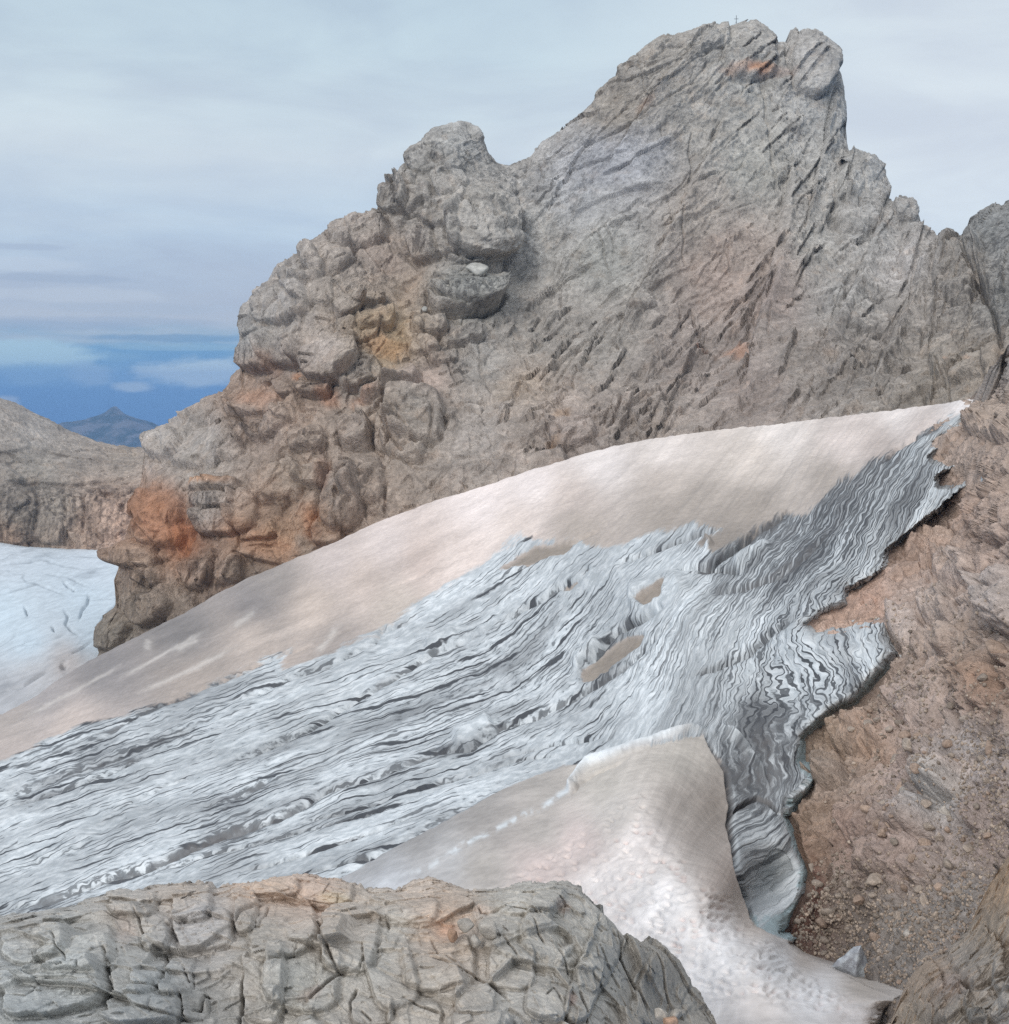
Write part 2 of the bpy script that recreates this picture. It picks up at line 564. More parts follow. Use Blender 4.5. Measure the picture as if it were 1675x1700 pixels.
    g = t.m('MULTIPLY', t.m('MULTIPLY', t.step(s1, 0.25, 0.75, 0.86, 1.10), t.step(s2, 0.3, 0.7, 0.92, 1.07)), t.m('MULTIPLY', t.step(sst, 0.3, 0.72, 1.04, 0.89), t.step(t.noise(t.n('ShaderNodeCombineXYZ', t.m('MULTIPLY', a, 0.022), t.m('MULTIPLY', q, 0.16), 6.0), 1.0, 5, 0.62), 0.42, 0.68, 1.03, 0.88)))
    sc = t.mixc(1.0, tint, t.n('ShaderNodeCombineColor', g, g, g), 'MULTIPLY')
    # ragged limit between snow and ice
    e = t.m('ADD', ice, t.m('ADD', t.m('MULTIPLY', t.m('SUBTRACT', n1, 0.5), 0.9), t.m('MULTIPLY', t.m('SUBTRACT', s1, 0.5), 0.35)))
    e = t.step(t.m('ADD', e, t.m('MULTIPLY', t.m('SUBTRACT', n2, 0.5), 0.5)), 0.36, 0.66)
    c = t.mixc(e, sc, icec)
    h = t.m('MULTIPLY', e, t.m('SUBTRACT', t.m('ADD', t.m('MULTIPLY', n1, 0.6), t.m('MULTIPLY', n2, 0.6)), t.m('MULTIPLY', dark, 0.9)))
    h = t.m('ADD', h, t.m('ADD', t.m('MULTIPLY', s1, 0.5), t.m('MULTIPLY', sst, 0.4)))
    b = finish(t, c, h, 0.3, 0.4, 0.7, 0.3)
    return m


def plain_mat(name, col, rough=0.6, metal=0.0, scale=4.0, var=0.15, bump=0.1):
    m, t = new_mat(name)
    p = t.n('ShaderNodeTexCoord', out=3)
    n = t.noise(p, scale, 4, 0.6)
    g = t.step(n, 0.3, 0.7, 1 - var, 1 + var)
    c = t.mixc(1.0, (*col, 1), t.n('ShaderNodeCombineColor', g, g, g), 'MULTIPLY')
    b = finish(t, c, n, bump, 0.05, rough, 0.3)
    b.inputs['Metallic'].default_value = metal
    return m

# ------------------------------------------------------------------ sky, sun, camera
SUN_EL, SUN_AZ = math.radians(30), math.radians(208)     # azimuth clockwise from +Y
SKY_STRENGTH = 0.1
SKY_GAIN = 0.97


def build_sky():
    w = bpy.data.worlds.new('World'); SC.world = w; w.use_nodes = True
    t = NT(w.node_tree)
    d = t.n('ShaderNodeTexCoord', out=0)
    x, y, z = t.n('ShaderNodeSeparateXYZ', d).node.outputs
    hor = t.m('SQRT', t.m('ADD', t.m('MULTIPLY', x, x), t.m('MULTIPLY', y, y)))
    el = t.m('DIVIDE', z, t.m('MAXIMUM', hor, 0.001))
    az = t.m('ARCTAN2', x, y)
    # layered overcast: long flat bands of cloud
    v1 = t.n('ShaderNodeCombineXYZ', t.m('MULTIPLY', az, 2.2), t.m('MULTIPLY', el, 34.0), 0.0)
    n1 = t.noise(v1, 1.0, 4, 0.5, 0.7)
    v2 = t.n('ShaderNodeCombineXYZ', t.m('MULTIPLY', az, 3.0), t.m('MULTIPLY', el, 7.0), 4.0)
    n2 = t.noise(v2, 1.6, 4, 0.55)
    fade = t.step(el, 0.28, 0.05)
    e2 = t.m('ADD', el, t.m('MULTIPLY', t.m('MULTIPLY', t.m('SUBTRACT', n1, 0.5), 0.06), fade))
    e2 = t.m('ADD', e2, t.m('MULTIPLY', t.m('SUBTRACT', n2, 0.5), 0.04))
    n5 = t.noise(t.n('ShaderNodeCombineXYZ', t.m('MULTIPLY', az, 14.0), t.m('MULTIPLY', el, 60.0), 31.0), 1.0, 5, 0.6)
    e2 = t.m('ADD', e2, t.m('MULTIPLY', t.m('SUBTRACT', n5, 0.5), 0.034))
    r = t.N.new('ShaderNodeValToRGB')
    stops = [(-0.10, 64, 116, 172), (-0.03, 66, 124, 184), (0.0, 80, 140, 196), (0.02, 108, 160, 205), (0.025, 122, 168, 206),
             (0.036, 160, 184, 208), (0.052, 186, 197, 214), (0.085, 184, 198, 217), (0.119, 194, 212, 230), (0.183, 218, 230, 238), (0.26, 204, 222, 233),
             (0.36, 196, 216, 230), (0.60, 205, 216, 228), (1.4, 222, 225, 230)]
    cr = r.color_ramp
    lo, hi = -0.10, 1.4
    for i, (e, *c) in enumerate(stops):
        s = cr.elements[i] if i < 2 else cr.elements.new((e - lo) / (hi - lo))
        s.position = (e - lo) / (hi - lo); s.color = (*srgb(*c), 1)
    t.L.new(t.m('DIVIDE', t.m('SUBTRACT', e2, lo), hi - lo, clamp=True), r.inputs[0])
    c = r.outputs[0]
    # brighter, paler cloud to the right
    c = t.mixc(t.m('MULTIPLY', t.m('MULTIPLY', t.step(az, -0.05, 0.36), t.step(el, 0.02, 0.14)), 0.75), c, (*srgb(228, 236, 243), 1))
    n4 = t.noise(t.n('ShaderNodeCombineXYZ', t.m('MULTIPLY', az, 5.0), t.m('MULTIPLY', el, 16.0), 21.0), 1.0, 5, 0.55, 0.4)
    k = t.step(n4, 0.3, 0.7, 0.90, 1.06)
    c = t.mixc(t.step(el, 0.03, 0.08), c, t.mixc(1.0, c, t.n('ShaderNodeCombineColor', k, k, t.m('ADD', t.m('MULTIPLY', k, 0.7), 0.3)), 'MULTIPLY'))
    # low separate clouds above the far valley
    n3 = t.noise(t.n('ShaderNodeCombineXYZ', t.m('MULTIPLY', az, 30.0), t.m('MULTIPLY', el, 75.0), 7.0), 1.0, 5, 0.6)
    for (u, v, ru, rv, col, st) in ((335, 618, 105, 25, (184, 208, 227), .95), (40, 592, 130, 25, (172, 206, 226), .9), (225, 643, 34, 11, (176, 200, 222), .95),
                                    (150, 622, 46, 20, (144, 180, 214), .85), (60, 622, 70, 18, (124, 170, 210), .75), (8, 663, 26, 10, (170, 188, 210), .9),
                                    (40, 455, 110, 13, (200, 213, 229), .55), (120, 500, 170, 13, (196, 207, 222), .55), (90, 476, 150, 8, (166, 182, 205), .6), (30, 430, 90, 6, (176, 192, 214), .7), (240, 520, 160, 10, (176, 190, 210), .6), (180, 540, 200, 8, (166, 182, 206), .6),
                                    (300, 565, 160, 7, (100, 146, 190), .6), (300, 580, 130, 6, (150, 186, 212), .5), (80, 548, 170, 9, (150, 172, 202), .5)):
        a0 = math.atan((u - CU) / F); e0 = (HOR - v) / F
        dx = t.m('DIVIDE', t.m('SUBTRACT', az, a0), ru / F); dy = t.m('DIVIDE', t.m('SUBTRACT', el, e0), rv / F)
        q = t.m('SQRT', t.m('ADD', t.m('MULTIPLY', dx, dx), t.m('MULTIPLY', dy, dy)))
        q = t.m('ADD', q, t.m('MULTIPLY', t.m('SUBTRACT', n3, 0.5), 1.5))
        c = t.mixc(t.m('MULTIPLY', t.step(q, 1.15, 0.5), st), c, (*srgb(*col), 1))
    k = t.step(el, 0.4, 1.1, 1.0, 1.45)          # unseen overhead sky boosted for more soft light from above
    c = t.mixc(1.0, c, t.n('ShaderNodeCombineColor', k, k, k), 'MULTIPLY')
    sky = t.N.new('ShaderNodeTexSky'); sky.sky_type = 'NISHITA'; sky.sun_disc = False
    sky.sun_elevation = SUN_EL; sky.sun_rotation = SUN_AZ; sky.altitude = 2700
    c = t.vm('SCALE', c); c.node.inputs['Scale'].default_value = SKY_GAIN / SKY_STRENGTH
    c = t.mixc(0.92, sky.outputs[0], c)
    bg = t.n('ShaderNodeBackground', c, SKY_STRENGTH)
    o = t.N.new('ShaderNodeOutputWorld'); t.L.new(bg, o.inputs[0])
    sl = bpy.data.lights.new('sun', 'SUN'); sl.energy = 2.1; sl.angle = math.radians(28); sl.color = (1.0, 0.97, 0.93)
    so = bpy.data.objects.new('sun', sl); COL.objects.link(so)
    from mathutils import Vector
    dirv = Vector((math.sin(SUN_AZ) * math.cos(SUN_EL), math.cos(SUN_AZ) * math.cos(SUN_EL), math.sin(SUN_EL)))
    so.rotation_euler = dirv.to_track_quat('Z', 'Y').to_euler()
    cam = bpy.data.cameras.new('camera'); cam.sensor_fit = 'HORIZONTAL'; cam.sensor_width = 36.0
    cam.lens = 36.0 * F / 1675.0; cam.clip_start = 0.5; cam.clip_end = 60000
    co = bpy.data.objects.new('camera', cam); co.rotation_euler = (math.pi / 2 - PITCH, 0, 0)
    COL.objects.link(co); SC.camera = co
    SC.view_settings.view_transform = 'Standard'; SC.view_settings.look = 'None'
    SC.view_settings.exposure = 0.0; SC.view_settings.gamma = 1
    SC.cycles.max_bounces = 6; SC.cycles.diffuse_bounces = 3; SC.cycles.volume_bounces = 0
    SC.cycles.use_denoising = False; SC.cycles.denoising_prefilter = "ACCURATE"


def build_far():
    # valley floor far below, to the horizon
    m, t = new_mat('valley')
    p = t.n('ShaderNodeNewGeometry', out=0)
    c = t.mixc(t.noise(p, 0.0012, 5, 0.6), (0.03, 0.05, 0.03, 1), (0.09, 0.11, 0.06, 1))
    finish(t, c, None, 0, 0)
    n = 60
    xs = np.linspace(-15000, 15000, n); ys = np.linspace(-900, 18800, n)
    X, Y = np.meshgrid(xs, ys)
    P = np.stack([X, Y, 0 * X], -1)
    P[..., 2] = -1500 + 140 * fbm(P, 4000, 4, 3)
    o = mesh_from_grid('terrain', P, {}, m)
    tag(o, 'dark green valley country far below, to the horizon', 'terrain', kind='structure')
    # blue pyramid peak
    m, t = new_mat('far_mountain')
    p = t.n('ShaderNodeNewGeometry', out=0)
    c = t.mixc(t.step(t.noise(p, 0.004, 6, 0.65), 0.4, 0.6), (0.045, 0.06, 0.045, 1), (0.16, 0.155, 0.15, 1))
    finish(t, c, None, 0, 0)
    D = 14500.0
    n = 220
    a = np.linspace(-3600, 3600, n)
    X, Y = np.meshgrid(a, a)
    cx = (193 - CU) / F * D
    zt = (HOR - 672) / F * D
    ang = np.arctan2(Y, X); r = np.hypot(X, Y)
    P = np.stack([X + cx, Y + D, 0 * X], -1)
    rr = r * (1 + 0.16 * np.sin(3 * ang + 0.6) + 0.07 * np.sin(7 * ang))
    h = 46 * np.exp(-(rr / 80) ** 2) - 0.455 * rr - 40 * (1 - np.exp(-rr / 200))
    h += sstep(30, 500, r) * 150 * fbm(P, 700, 5, 8, ridged=True) * 0.7
    P[..., 2] = np.maximum(zt - 46 + h, -1560)
    o = mesh_from_grid('distant_mountain', P, {}, m)
    tag(o, 'far pyramid shaped peak fading blue in the haze', 'mountain', kind='structure')


def build_haze():
    m = bpy.data.materials.new('haze_air'); m.use_nodes = True
    t = NT(m.node_tree)
    v = t.N.new('ShaderNodeVolumePrincipled'); o = t.N.new('ShaderNodeOutputMaterial')
    v.inputs['Color'].default_value = HAZE_COL; v.inputs['Density'].default_value = HAZE_DENS
    v.inputs['Anisotropy'].default_value = 0.0
    t.L.new(v.outputs[0], o.inputs['Volume'])
    x0, x1, y0, y1, z0, z1 = -15500, 15500, -1000, 19000, -1652, 200
    vs = [(x, y, z) for x in (x0, x1) for y in (y0, y1) for z in (z0, z1)]
    fs = [(0, 1, 3, 2), (4, 6, 7, 5), (0, 4, 5, 1), (2, 3, 7, 6), (0, 2, 6, 4), (1, 5, 7, 3)]
    me = bpy.data.meshes.new('haze'); me.from_pydata(vs, [], fs); me.update()
    me.materials.append(m)
    ob = bpy.data.objects.new('haze', me); COL.objects.link(ob)
    tag(ob, 'thin blue haze filling the air over the valley', 'haze', kind='stuff')


HAZE_COL = (0.30, 0.53, 0.93, 1); HAZE_DENS = 5e-5

# ------------------------------------------------------------------ big shapes (photo u, v, metres out)
D_GLAC = tps([(-300, 1240, 330), (0, 1185, 300), (170, 1085, 315), (350, 1000, 325), (520, 915, 330), (800, 808, 335), (1000, 745, 330),
              (1300, 703, 285), (1500, 685, 250), (1630, 660, 232), (1550, 735, 205), (1480, 790, 195), (1400, 860, 178), (1300, 900, 185),
              (1200, 870, 205), (1000, 860, 240), (820, 920, 250), (650, 1030, 235), (430, 1100, 240), (200, 1190, 245), (0, 1270, 240),
              (1000, 1100, 165), (1150, 1000, 165), (1200, 1100, 148), (1340, 1040, 143), (1440, 1050, 136), (1400, 1130, 131), (1300, 1150, 138),
              (800, 1150, 175), (600, 1250, 172), (300, 1300, 190), (0, 1380, 205), (0, 1500, 160), (300, 1460, 135), (600, 1440, 112),
              (800, 1330, 118), (960, 1280, 120), (1080, 1225, 124), (1180, 1215, 126), (1240, 1230, 127), (1330, 1240, 125),
              (1300, 1310, 118), (1220, 1340, 112), (1290, 1400, 108), (1240, 1500, 98), (1300, 1520, 99), (1310, 1550, 93),
              (900, 1420, 96), (1080, 1330, 99), (1150, 1300, 110), (1150, 1428, 86), (1200, 1480, 79), (1200, 1400, 100), (1280, 1560, 74),
              (1430, 1650, 64), (1300, 1640, 63), (1000, 1530, 80), (1150, 1650, 66), (1450, 1700, 60), (800, 1600, 80), (300, 1700, 100), (-300, 1700, 120), (-300, 1400, 215)], inv=True)
D_ROCK = tps([(1632, 660, 236), (1560, 740, 208), (1590, 800, 193), (1500, 890, 172), (1405, 1000, 152), (1340, 1040, 148), (1470, 1050, 138), (1480, 1090, 133),
              (1400, 1170, 131), (1333, 1235, 129), (1350, 1290, 122), (1310, 1355, 117), (1335, 1450, 108), (1300, 1550, 101), (1400, 1600, 97), (1480, 1655, 74), (1470, 1702, 65),
              (1500, 1690, 67), (1450, 1500, 98), (1600, 1500, 86), (1675, 1450, 84), (1675, 1300, 92), (1500, 1300, 108), (1500, 1200, 120),
              (1675, 1150, 101), (1600, 1050, 122), (1675, 980, 116), (1600, 950, 146), (1675, 850, 140), (1650, 760, 172), (1675, 640, 205), (1675, 590, 212),
              (1800, 560, 180), (1900, 900, 95), (1900, 1300, 68), (1900, 1700, 62), (1600, 1650, 74), (1200, 1650, 108), (1200, 1450, 122), (1200, 1250, 145), (1200, 1000, 185),
              (1300, 850, 210), (1450, 760, 222), (1100, 1750, 105), (1700, 1750, 76), (2100, 560, 135), (2100, 900, 74), (2100, 1300, 54), (2100, 1750, 50)], inv=True)
D_MTN = tps([(165, 1085, 430), (200, 980, 425), (260, 1000, 405), (300, 900, 412), (400, 930, 395), (240, 800, 448), (243, 740, 500), (300, 700, 490), (330, 760, 445),
             (350, 800, 420), (400, 650, 470), (405, 560, 490), (500, 600, 440), (440, 470, 490), (560, 480, 455), (550, 375, 500), (640, 340, 505),
             (600, 700, 420), (600, 850, 378), (760, 205, 530), (700, 260, 520), (800, 380, 480), (780, 490, 465), (690, 560, 450), (660, 470, 480), (860, 280, 540), (850, 450, 500),
             (800, 640, 430), (800, 780, 372), (1000, 740, 368), (1000, 600, 430), (1000, 400, 490), (1000, 200, 540), (1180, 60, 575), (1230, 150, 560), (1380, 90, 575),
             (1400, 250, 555), (1250, 400, 485), (1200, 600, 420), (1250, 700, 352), (1450, 300, 540), (1400, 500, 440), (1450, 670, 330), (1550, 420, 480), (1530, 600, 370),
             (1650, 350, 460), (1600, 480, 430), (1675, 480, 400), (1640, 610, 318), (1800, 300, 420), (1900, 600, 260), (1700, 680, 270), (60, 1200, 430), (800, 950, 350), (1300, 850, 320)], inv=True)

GLAC_EDGE = [(1633, 659), (1615, 680), (1601, 696), (1591, 705), (1569, 717), (1548, 735), (1559, 745), (1545, 759), (1569, 774), (1591, 774), (1559, 791),
             (1559, 805), (1584, 805), (1615, 793), (1608, 805), (1573, 834), (1559, 851), (1524, 876), (1499, 897), (1474, 918), (1471, 947), (1446, 961),
             (1407, 978), (1407, 1003), (1361, 1021), (1336, 1041), (1354, 1056), (1400, 1049), (1464, 1035), (1471, 1056), (1483, 1081), (1467, 1112),
             (1435, 1144), (1418, 1162), (1382, 1179), (1354, 1208), (1333, 1229), (1330, 1267), (1355, 1287), (1339, 1311), (1318, 1331), (1308, 1355),
             (1318, 1392), (1334, 1448), (1330, 1484), (1308, 1525), (1300, 1545), (1318, 1553), (1314, 1565), (1334, 1581), (1383, 1601), (1435, 1630),
             (1496, 1650), (1492, 1666), (1467, 1678), (1455, 1702), (1450, 1800)]
SD_GLAC = sdpoly(GLAC_EDGE + [(-500, 1800), (-500, 500), (1633, 500)])
CREST = curve([(-300, 1268), (0, 1188), (60, 1155), (120, 1112), (170, 1085), (300, 1020), (410, 960), (520, 915), (640, 862), (720, 832), (800, 808), (880, 782), (960, 756), (1000, 746),
               (1080, 729), (1180, 715), (1300, 703), (1400, 690), (1500, 679), (1580, 668), (1633, 659), (1700, 640)])
SNOW_LINE = [(-200, 1330), (0, 1268), (70, 1238), (130, 1207), (210, 1190), (300, 1160), (430, 1098), (480, 1082), (470, 1110), (540, 1085), (590, 1062), (650, 1036), (715, 990), (770, 950), (820, 918),
             (866, 880), (905, 900), (960, 897), (1010, 905), (1080, 885), (1150, 872), (1200, 876), (1160, 900), (1185, 915), (1230, 890), (1285, 855), (1300, 850), (1330, 860), (1400, 800),
             (1440, 770), (1475, 748), (1540, 712), (1560, 704), (1590, 690)]
SD_ICE = sdpoly(SNOW_LINE + [(1900, 700), (1900, 1900), (-400, 1900), (-400, 1330)])
PATCH = [(520, 1485), (560, 1458), (600, 1436), (646, 1410), (696, 1385), (759, 1352), (834, 1312), (890, 1286), (935, 1272), (985, 1266), (1051, 1248), (1101, 1234), (1147, 1223), (1172, 1222), (1181, 1243), (1206, 1276),
         (1214, 1335), (1211, 1368), (1224, 1440), (1242, 1505), (1258, 1533), (1300, 1556), (1342, 1574), (1400, 1592), (1520, 1640), (1520, 1720), (1500, 1900), (500, 1900)]
SD_PATCH = sdpoly(PATCH)

# direction of the dirt bands (degrees, anticlockwise from the photo's right) and their spacing in px
_ang = [(-200, 1300, 22, 12), (0, 1250, 24, 12), (0, 1500, 24, 12), (300, 1400, 22, 11), (300, 1200, 24, 11), (600, 1100, 26, 11), (600, 1300, 20, 10), (600, 1450, 20, 11), (820, 940, 27, 10),
        (800, 1100, 29, 9), (800, 1250, 18, 9), (1000, 900, 22, 9), (1000, 1000, 36, 8), (960, 1150, 36, 8), (960, 1240, 14, 9), (1100, 960, 32, 8), (1100, 1100, 50, 8), (1080, 1190, 28, 9),
        (1200, 930, 42, 8), (1190, 1080, 58, 8.5), (1180, 1160, 70, 9), (1250, 1100, 92, 9), (1250, 1160, 98, 9.5), (1300, 1080, 118, 9), (1340, 1090, 122, 10), (1390, 1110, 112, 10), (1440, 1090, 108, 9),
        (1350, 1180, 82, 10), (1300, 960, 48, 8), (1260, 1020, 52, 7), (1380, 930, 50, 8), (1400, 850, 66, 9), (1450, 840, 74, 10), (1500, 780, 62, 9), (1540, 730, 42, 8), (1330, 1250, 76, 10),
        (1260, 1230, 122, 11), (1230, 1290, 124, 11), (1290, 1300, 112, 11), (1250, 1400, 34, 11), (1300, 1430, 42, 13), (1270, 1490, 25, 14),
        (1000, 1400, 25, 12), (1150, 1330, 100, 10), (1180, 1430, 118, 10), (1300, 1600, 140, 11), (900, 1600, 15, 14), (900, 820, 22, 11), (1300, 760, 20, 11), (500, 980, 24, 12), (1500, 690, 12, 10)]


def flow_fields():
    th = tps([(u, v, a) for u, v, a, s in _ang]).a
    sp = np.clip(tps([(u, v, s) for u, v, a, s in _ang]).a, 6, 16)
    a = np.radians(np.clip(th, 0, 150))
    tx, ty = np.cos(a), -np.sin(a)             # along a band, in photo axes

    def integrate(gx, gy):
        # least-squares potential of a vector field, mirrored cosine basis through the FFT
        def ext(f, sx, sy):
            f = np.concatenate([f, sx * f[:, ::-1]], 1)
            return np.concatenate([f, sy * f[::-1]], 0)
        ex, ey = ext(gx, -1, 1), ext(gy, 1, -1)
        ny, nx = ex.shape
        kx = np.fft.fftfreq(nx)[None] * 2 * np.pi / GS; ky = np.fft.fftfreq(ny)[:, None] * 2 * np.pi / GS
        k2 = kx * kx + ky * ky; k2[0, 0] = 1
        ph = (-1j * kx * np.fft.fft2(ex) - 1j * ky * np.fft.fft2(ey)) / k2
        ph[0, 0] = 0
        return np.real(np.fft.ifft2(ph))[:gx.shape[0], :gx.shape[1]]
    w = 1.0 / sp
    return Field(integrate(tx * w, ty * w), True), Field(integrate(-ty * w, tx * w), True)


FLOW_A, FLOW_Q = flow_fields()
FOLD = tps([(0, 1300, 0), (600, 1200, 0), (900, 1000, 0), (1000, 1100, .1), (1100, 1000, .25), (1150, 1130, .55), (1220, 1100, .85), (1300, 1100, 1.05), (1400, 1100, 1), (1450, 1060, 1), (1300, 950, .8), (1400, 850, 1),
            (1500, 770, .9), (1300, 1230, .6), (1250, 1290, .35), (1270, 1400, .3), (1000, 1250, 0), (600, 1450, 0), (1200, 930, .45), (800, 800, 0), (1500, 1500, .3), (300, 1600, 0)])
DIRT = tps([(0, 1300, .35), (100, 1400, .12), (300, 1300, .1), (300, 1200, .35), (150, 1260, .5), (600, 1150, .16), (500, 1340, .42), (400, 1400, .4), (600, 1400, .12), (450, 1450, .05), (800, 1000, .12), (780, 1120, .55), (900, 1080, .5), (700, 1200, .5),
            (1000, 1000, .35), (880, 960, .2), (1100, 930, .05), (1050, 960, .05), (1150, 1000, .12), (1100, 1100, .3), (1200, 1050, .35), (960, 1230, .15), (800, 1280, .2), (1150, 1170, .12),
            (1250, 950, .7), (1330, 900, .8), (1400, 850, .78), (1500, 770, .75), (1550, 740, .35), (1320, 980, .55), (1440, 930, .3), (1300, 1050, .25), (1350, 1100, .2), (1430, 1090, .25), (1250, 1140, .3),
            (1380, 1160, .6), (1340, 1200, .45), (1300, 1200, .85), (1250, 1230, .95), (1240, 1300, 1), (1300, 1300, .9), (1240, 1400, .55), (1280, 1440, .15), (1280, 1510, 0), (1200, 1230, .6), (0, 1500, .3), (180, 1440, .2)])

CHANNELS = [  # melt channels and crevasses on the ice: points, half width px, depth m, dirt/darkness half width px
    ([(715, 1009), (670, 1034), (633, 1046), (622, 1063), (560, 1100), (493, 1121), (430, 1146), (368, 1171)], 3.5, 1.0, 7, .5),
    ([(968, 963), (930, 975), (900, 992), (866, 1010), (834, 1030)], 3.5, 1.6, 6, .7),
    ([(792, 1052), (770, 1062), (717, 1084), (675, 1113), (625, 1143), (585, 1163), (514, 1209), (470, 1225), (426, 1246), (396, 1256)], 3.5, 1.6, 7, .7),
    ([(1009, 871), (963, 894), (915, 912), (867, 942), (817, 967)], 2.2, 0.9, 4, .6),
    ([(1097, 1009), (1065, 1027), (1043, 1038), (1018, 1051), (992, 1082), (968, 1105)], 4, 2.5, 7, .8),
    ([(1110, 1040), (1072, 1076), (1036, 1108), (1001, 1130), (955, 1159), (892, 1189), (834, 1205), (780, 1239), (725, 1247), (675, 1268), (600, 1297), (543, 1313), (460, 1355), (376, 1380), (267, 1430), (159, 1464), (84, 1493), (0, 1512)], 4, 1.2, 8, .7),
    ([(460, 1358), (376, 1385), (267, 1434), (159, 1470), (84, 1500), (-20, 1530)], 8, .3, 15, .75),
    ([(834, 1304), (759, 1346), (696, 1379), (646, 1404), (590, 1436), (542, 1463)], 4, .4, 13, .75),
    ([(1200, 873), (1170, 884), (1130, 895), (1090, 912), (1040, 930), (968, 963)], 3, 1.5, 5, .5),
    ([(1300, 848), (1290, 862), (1250, 885), (1215, 912), (1180, 938), (1130, 945)], 4, 2.6, 9, .8),
    ([(1230, 950), (1190, 945), (1150, 953)], 3, 1.5, 6, .6),
    ([(1560, 703), (1545, 710), (1530, 718)], 6, 0.8, 8, 1.3), ([(1530, 720), (1490, 744), (1466, 765)], 3, 1.5, 6, .9),  # first entry: darkness of a cave mouth painted in through the dirt value
    ([(1400, 860), (1340, 920), (1290, 955), (1230, 975), (1170, 985)], 4, .8, 10, .5),
    ([(1330, 1020), (1280, 1050), (1240, 1085), (1190, 1108), (1150, 1120)], 4, .9, 8, .6),
    ([(700, 1318), (600, 1352), (500, 1378), (420, 1402), (351, 1418), (240, 1455)], 2, .6, 4, .6),
    ([(790, 1275), (690, 1310), (590, 1340), (480, 1368)], 2, .6, 4, .6),
    ([(640, 1412), (540, 1440), (430, 1470)], 2, .6, 4, .5), ([(700, 1345), (600, 1385), (480, 1425), (400, 1450)], 2, .6, 4, .6),
    ([(940, 1250), (850, 1262), (760, 1290), (680, 1315)], 2, .6, 4, .5), ([(1000, 1225), (900, 1240), (800, 1262)], 2, .5, 4, .5),
    ([(330, 1280), (260, 1310), (190, 1345)], 2, .4, 5, .5), ([(455, 1290), (400, 1320), (320, 1345)], 3, .4, 12, .6), ([(150, 1400), (100, 1418), (40, 1440)], 3, .4, 12, .5),
    ([(540, 1068), (470, 1085), (380, 1125), (240, 1183), (150, 1235)], 2.2, .7, 4, .6), ([(350, 1195), (280, 1225), (180, 1262), (60, 1305), (0, 1325)], 5, .6, 12, .6),
    ([(260, 1240), (180, 1285), (80, 1320), (0, 1340)], 3, .6, 6, .5), ([(590, 1040), (560, 1052), (520, 1072)], 1.6, .4, 3, .5),
    ([(720, 943), (690, 958), (640, 978)], 1.3, .3, 3, .7), ([(905, 880), (880, 892), (866, 898)], 1.6, .6, 3, .8),
    ([(1172, 1222), (1185, 1245), (1206, 1276), (1214, 1335), (1211, 1368), (1224, 1440), (1242, 1505), (1256, 1535)], 2.6, 1.2, 3.5, .9),
    ([(1215, 1352), (1235, 1335), (1258, 1324), (1278, 1331), (1292, 1350)], 2.5, 1.6, 4, 1.0),
    ([(1200, 1205), (1225, 1230), (1250, 1262), (1275, 1300)], 3, -1.0, 2, -.5),
    ([(1045, 1260), (990, 1282), (962, 1303), (945, 1322)], 2, .5, 2.5, .5),
]
RIDGES = [  # bright ice edges and swells: points, half width px, height m
    ([(964, 1300), (947, 1308), (976, 1268), (1051, 1243), (1101, 1226), (1147, 1214), (1182, 1215)], 5, .9),
    ([(1040, 940), (1000, 955), (960, 975)], 9, .8), ([(1150, 965), (1080, 985), (1040, 990)], 22, 1.6), ([(820, 1195), (790, 1210), (745, 1230)], 12, 1.3),
    ([(760, 1045), (735, 1060), (700, 1075)], 9, 1.2), ([(1170, 893), (1178, 905), (1170, 912)], 5, 1.2), ([(1285, 900), (1240, 925), (1215, 945)], 9, 1.5), ([(1000, 1058), (975, 1085), (950, 1112)], 9, 1.3),
]
POOLS = [[(964, 1109), (1001, 1080), (1039, 1052), (1068, 1055), (1060, 1072), (1018, 1103), (989, 1126), (964, 1134)], [(1055, 996), (1080, 975), (1097, 965), (1110, 963), (1100, 992), (1068, 1007)],
         [(965, 963), (975, 945), (960, 960), (930, 975), (945, 978)], [(880, 905), (960, 897), (940, 915), (860, 940), (830, 945)]]

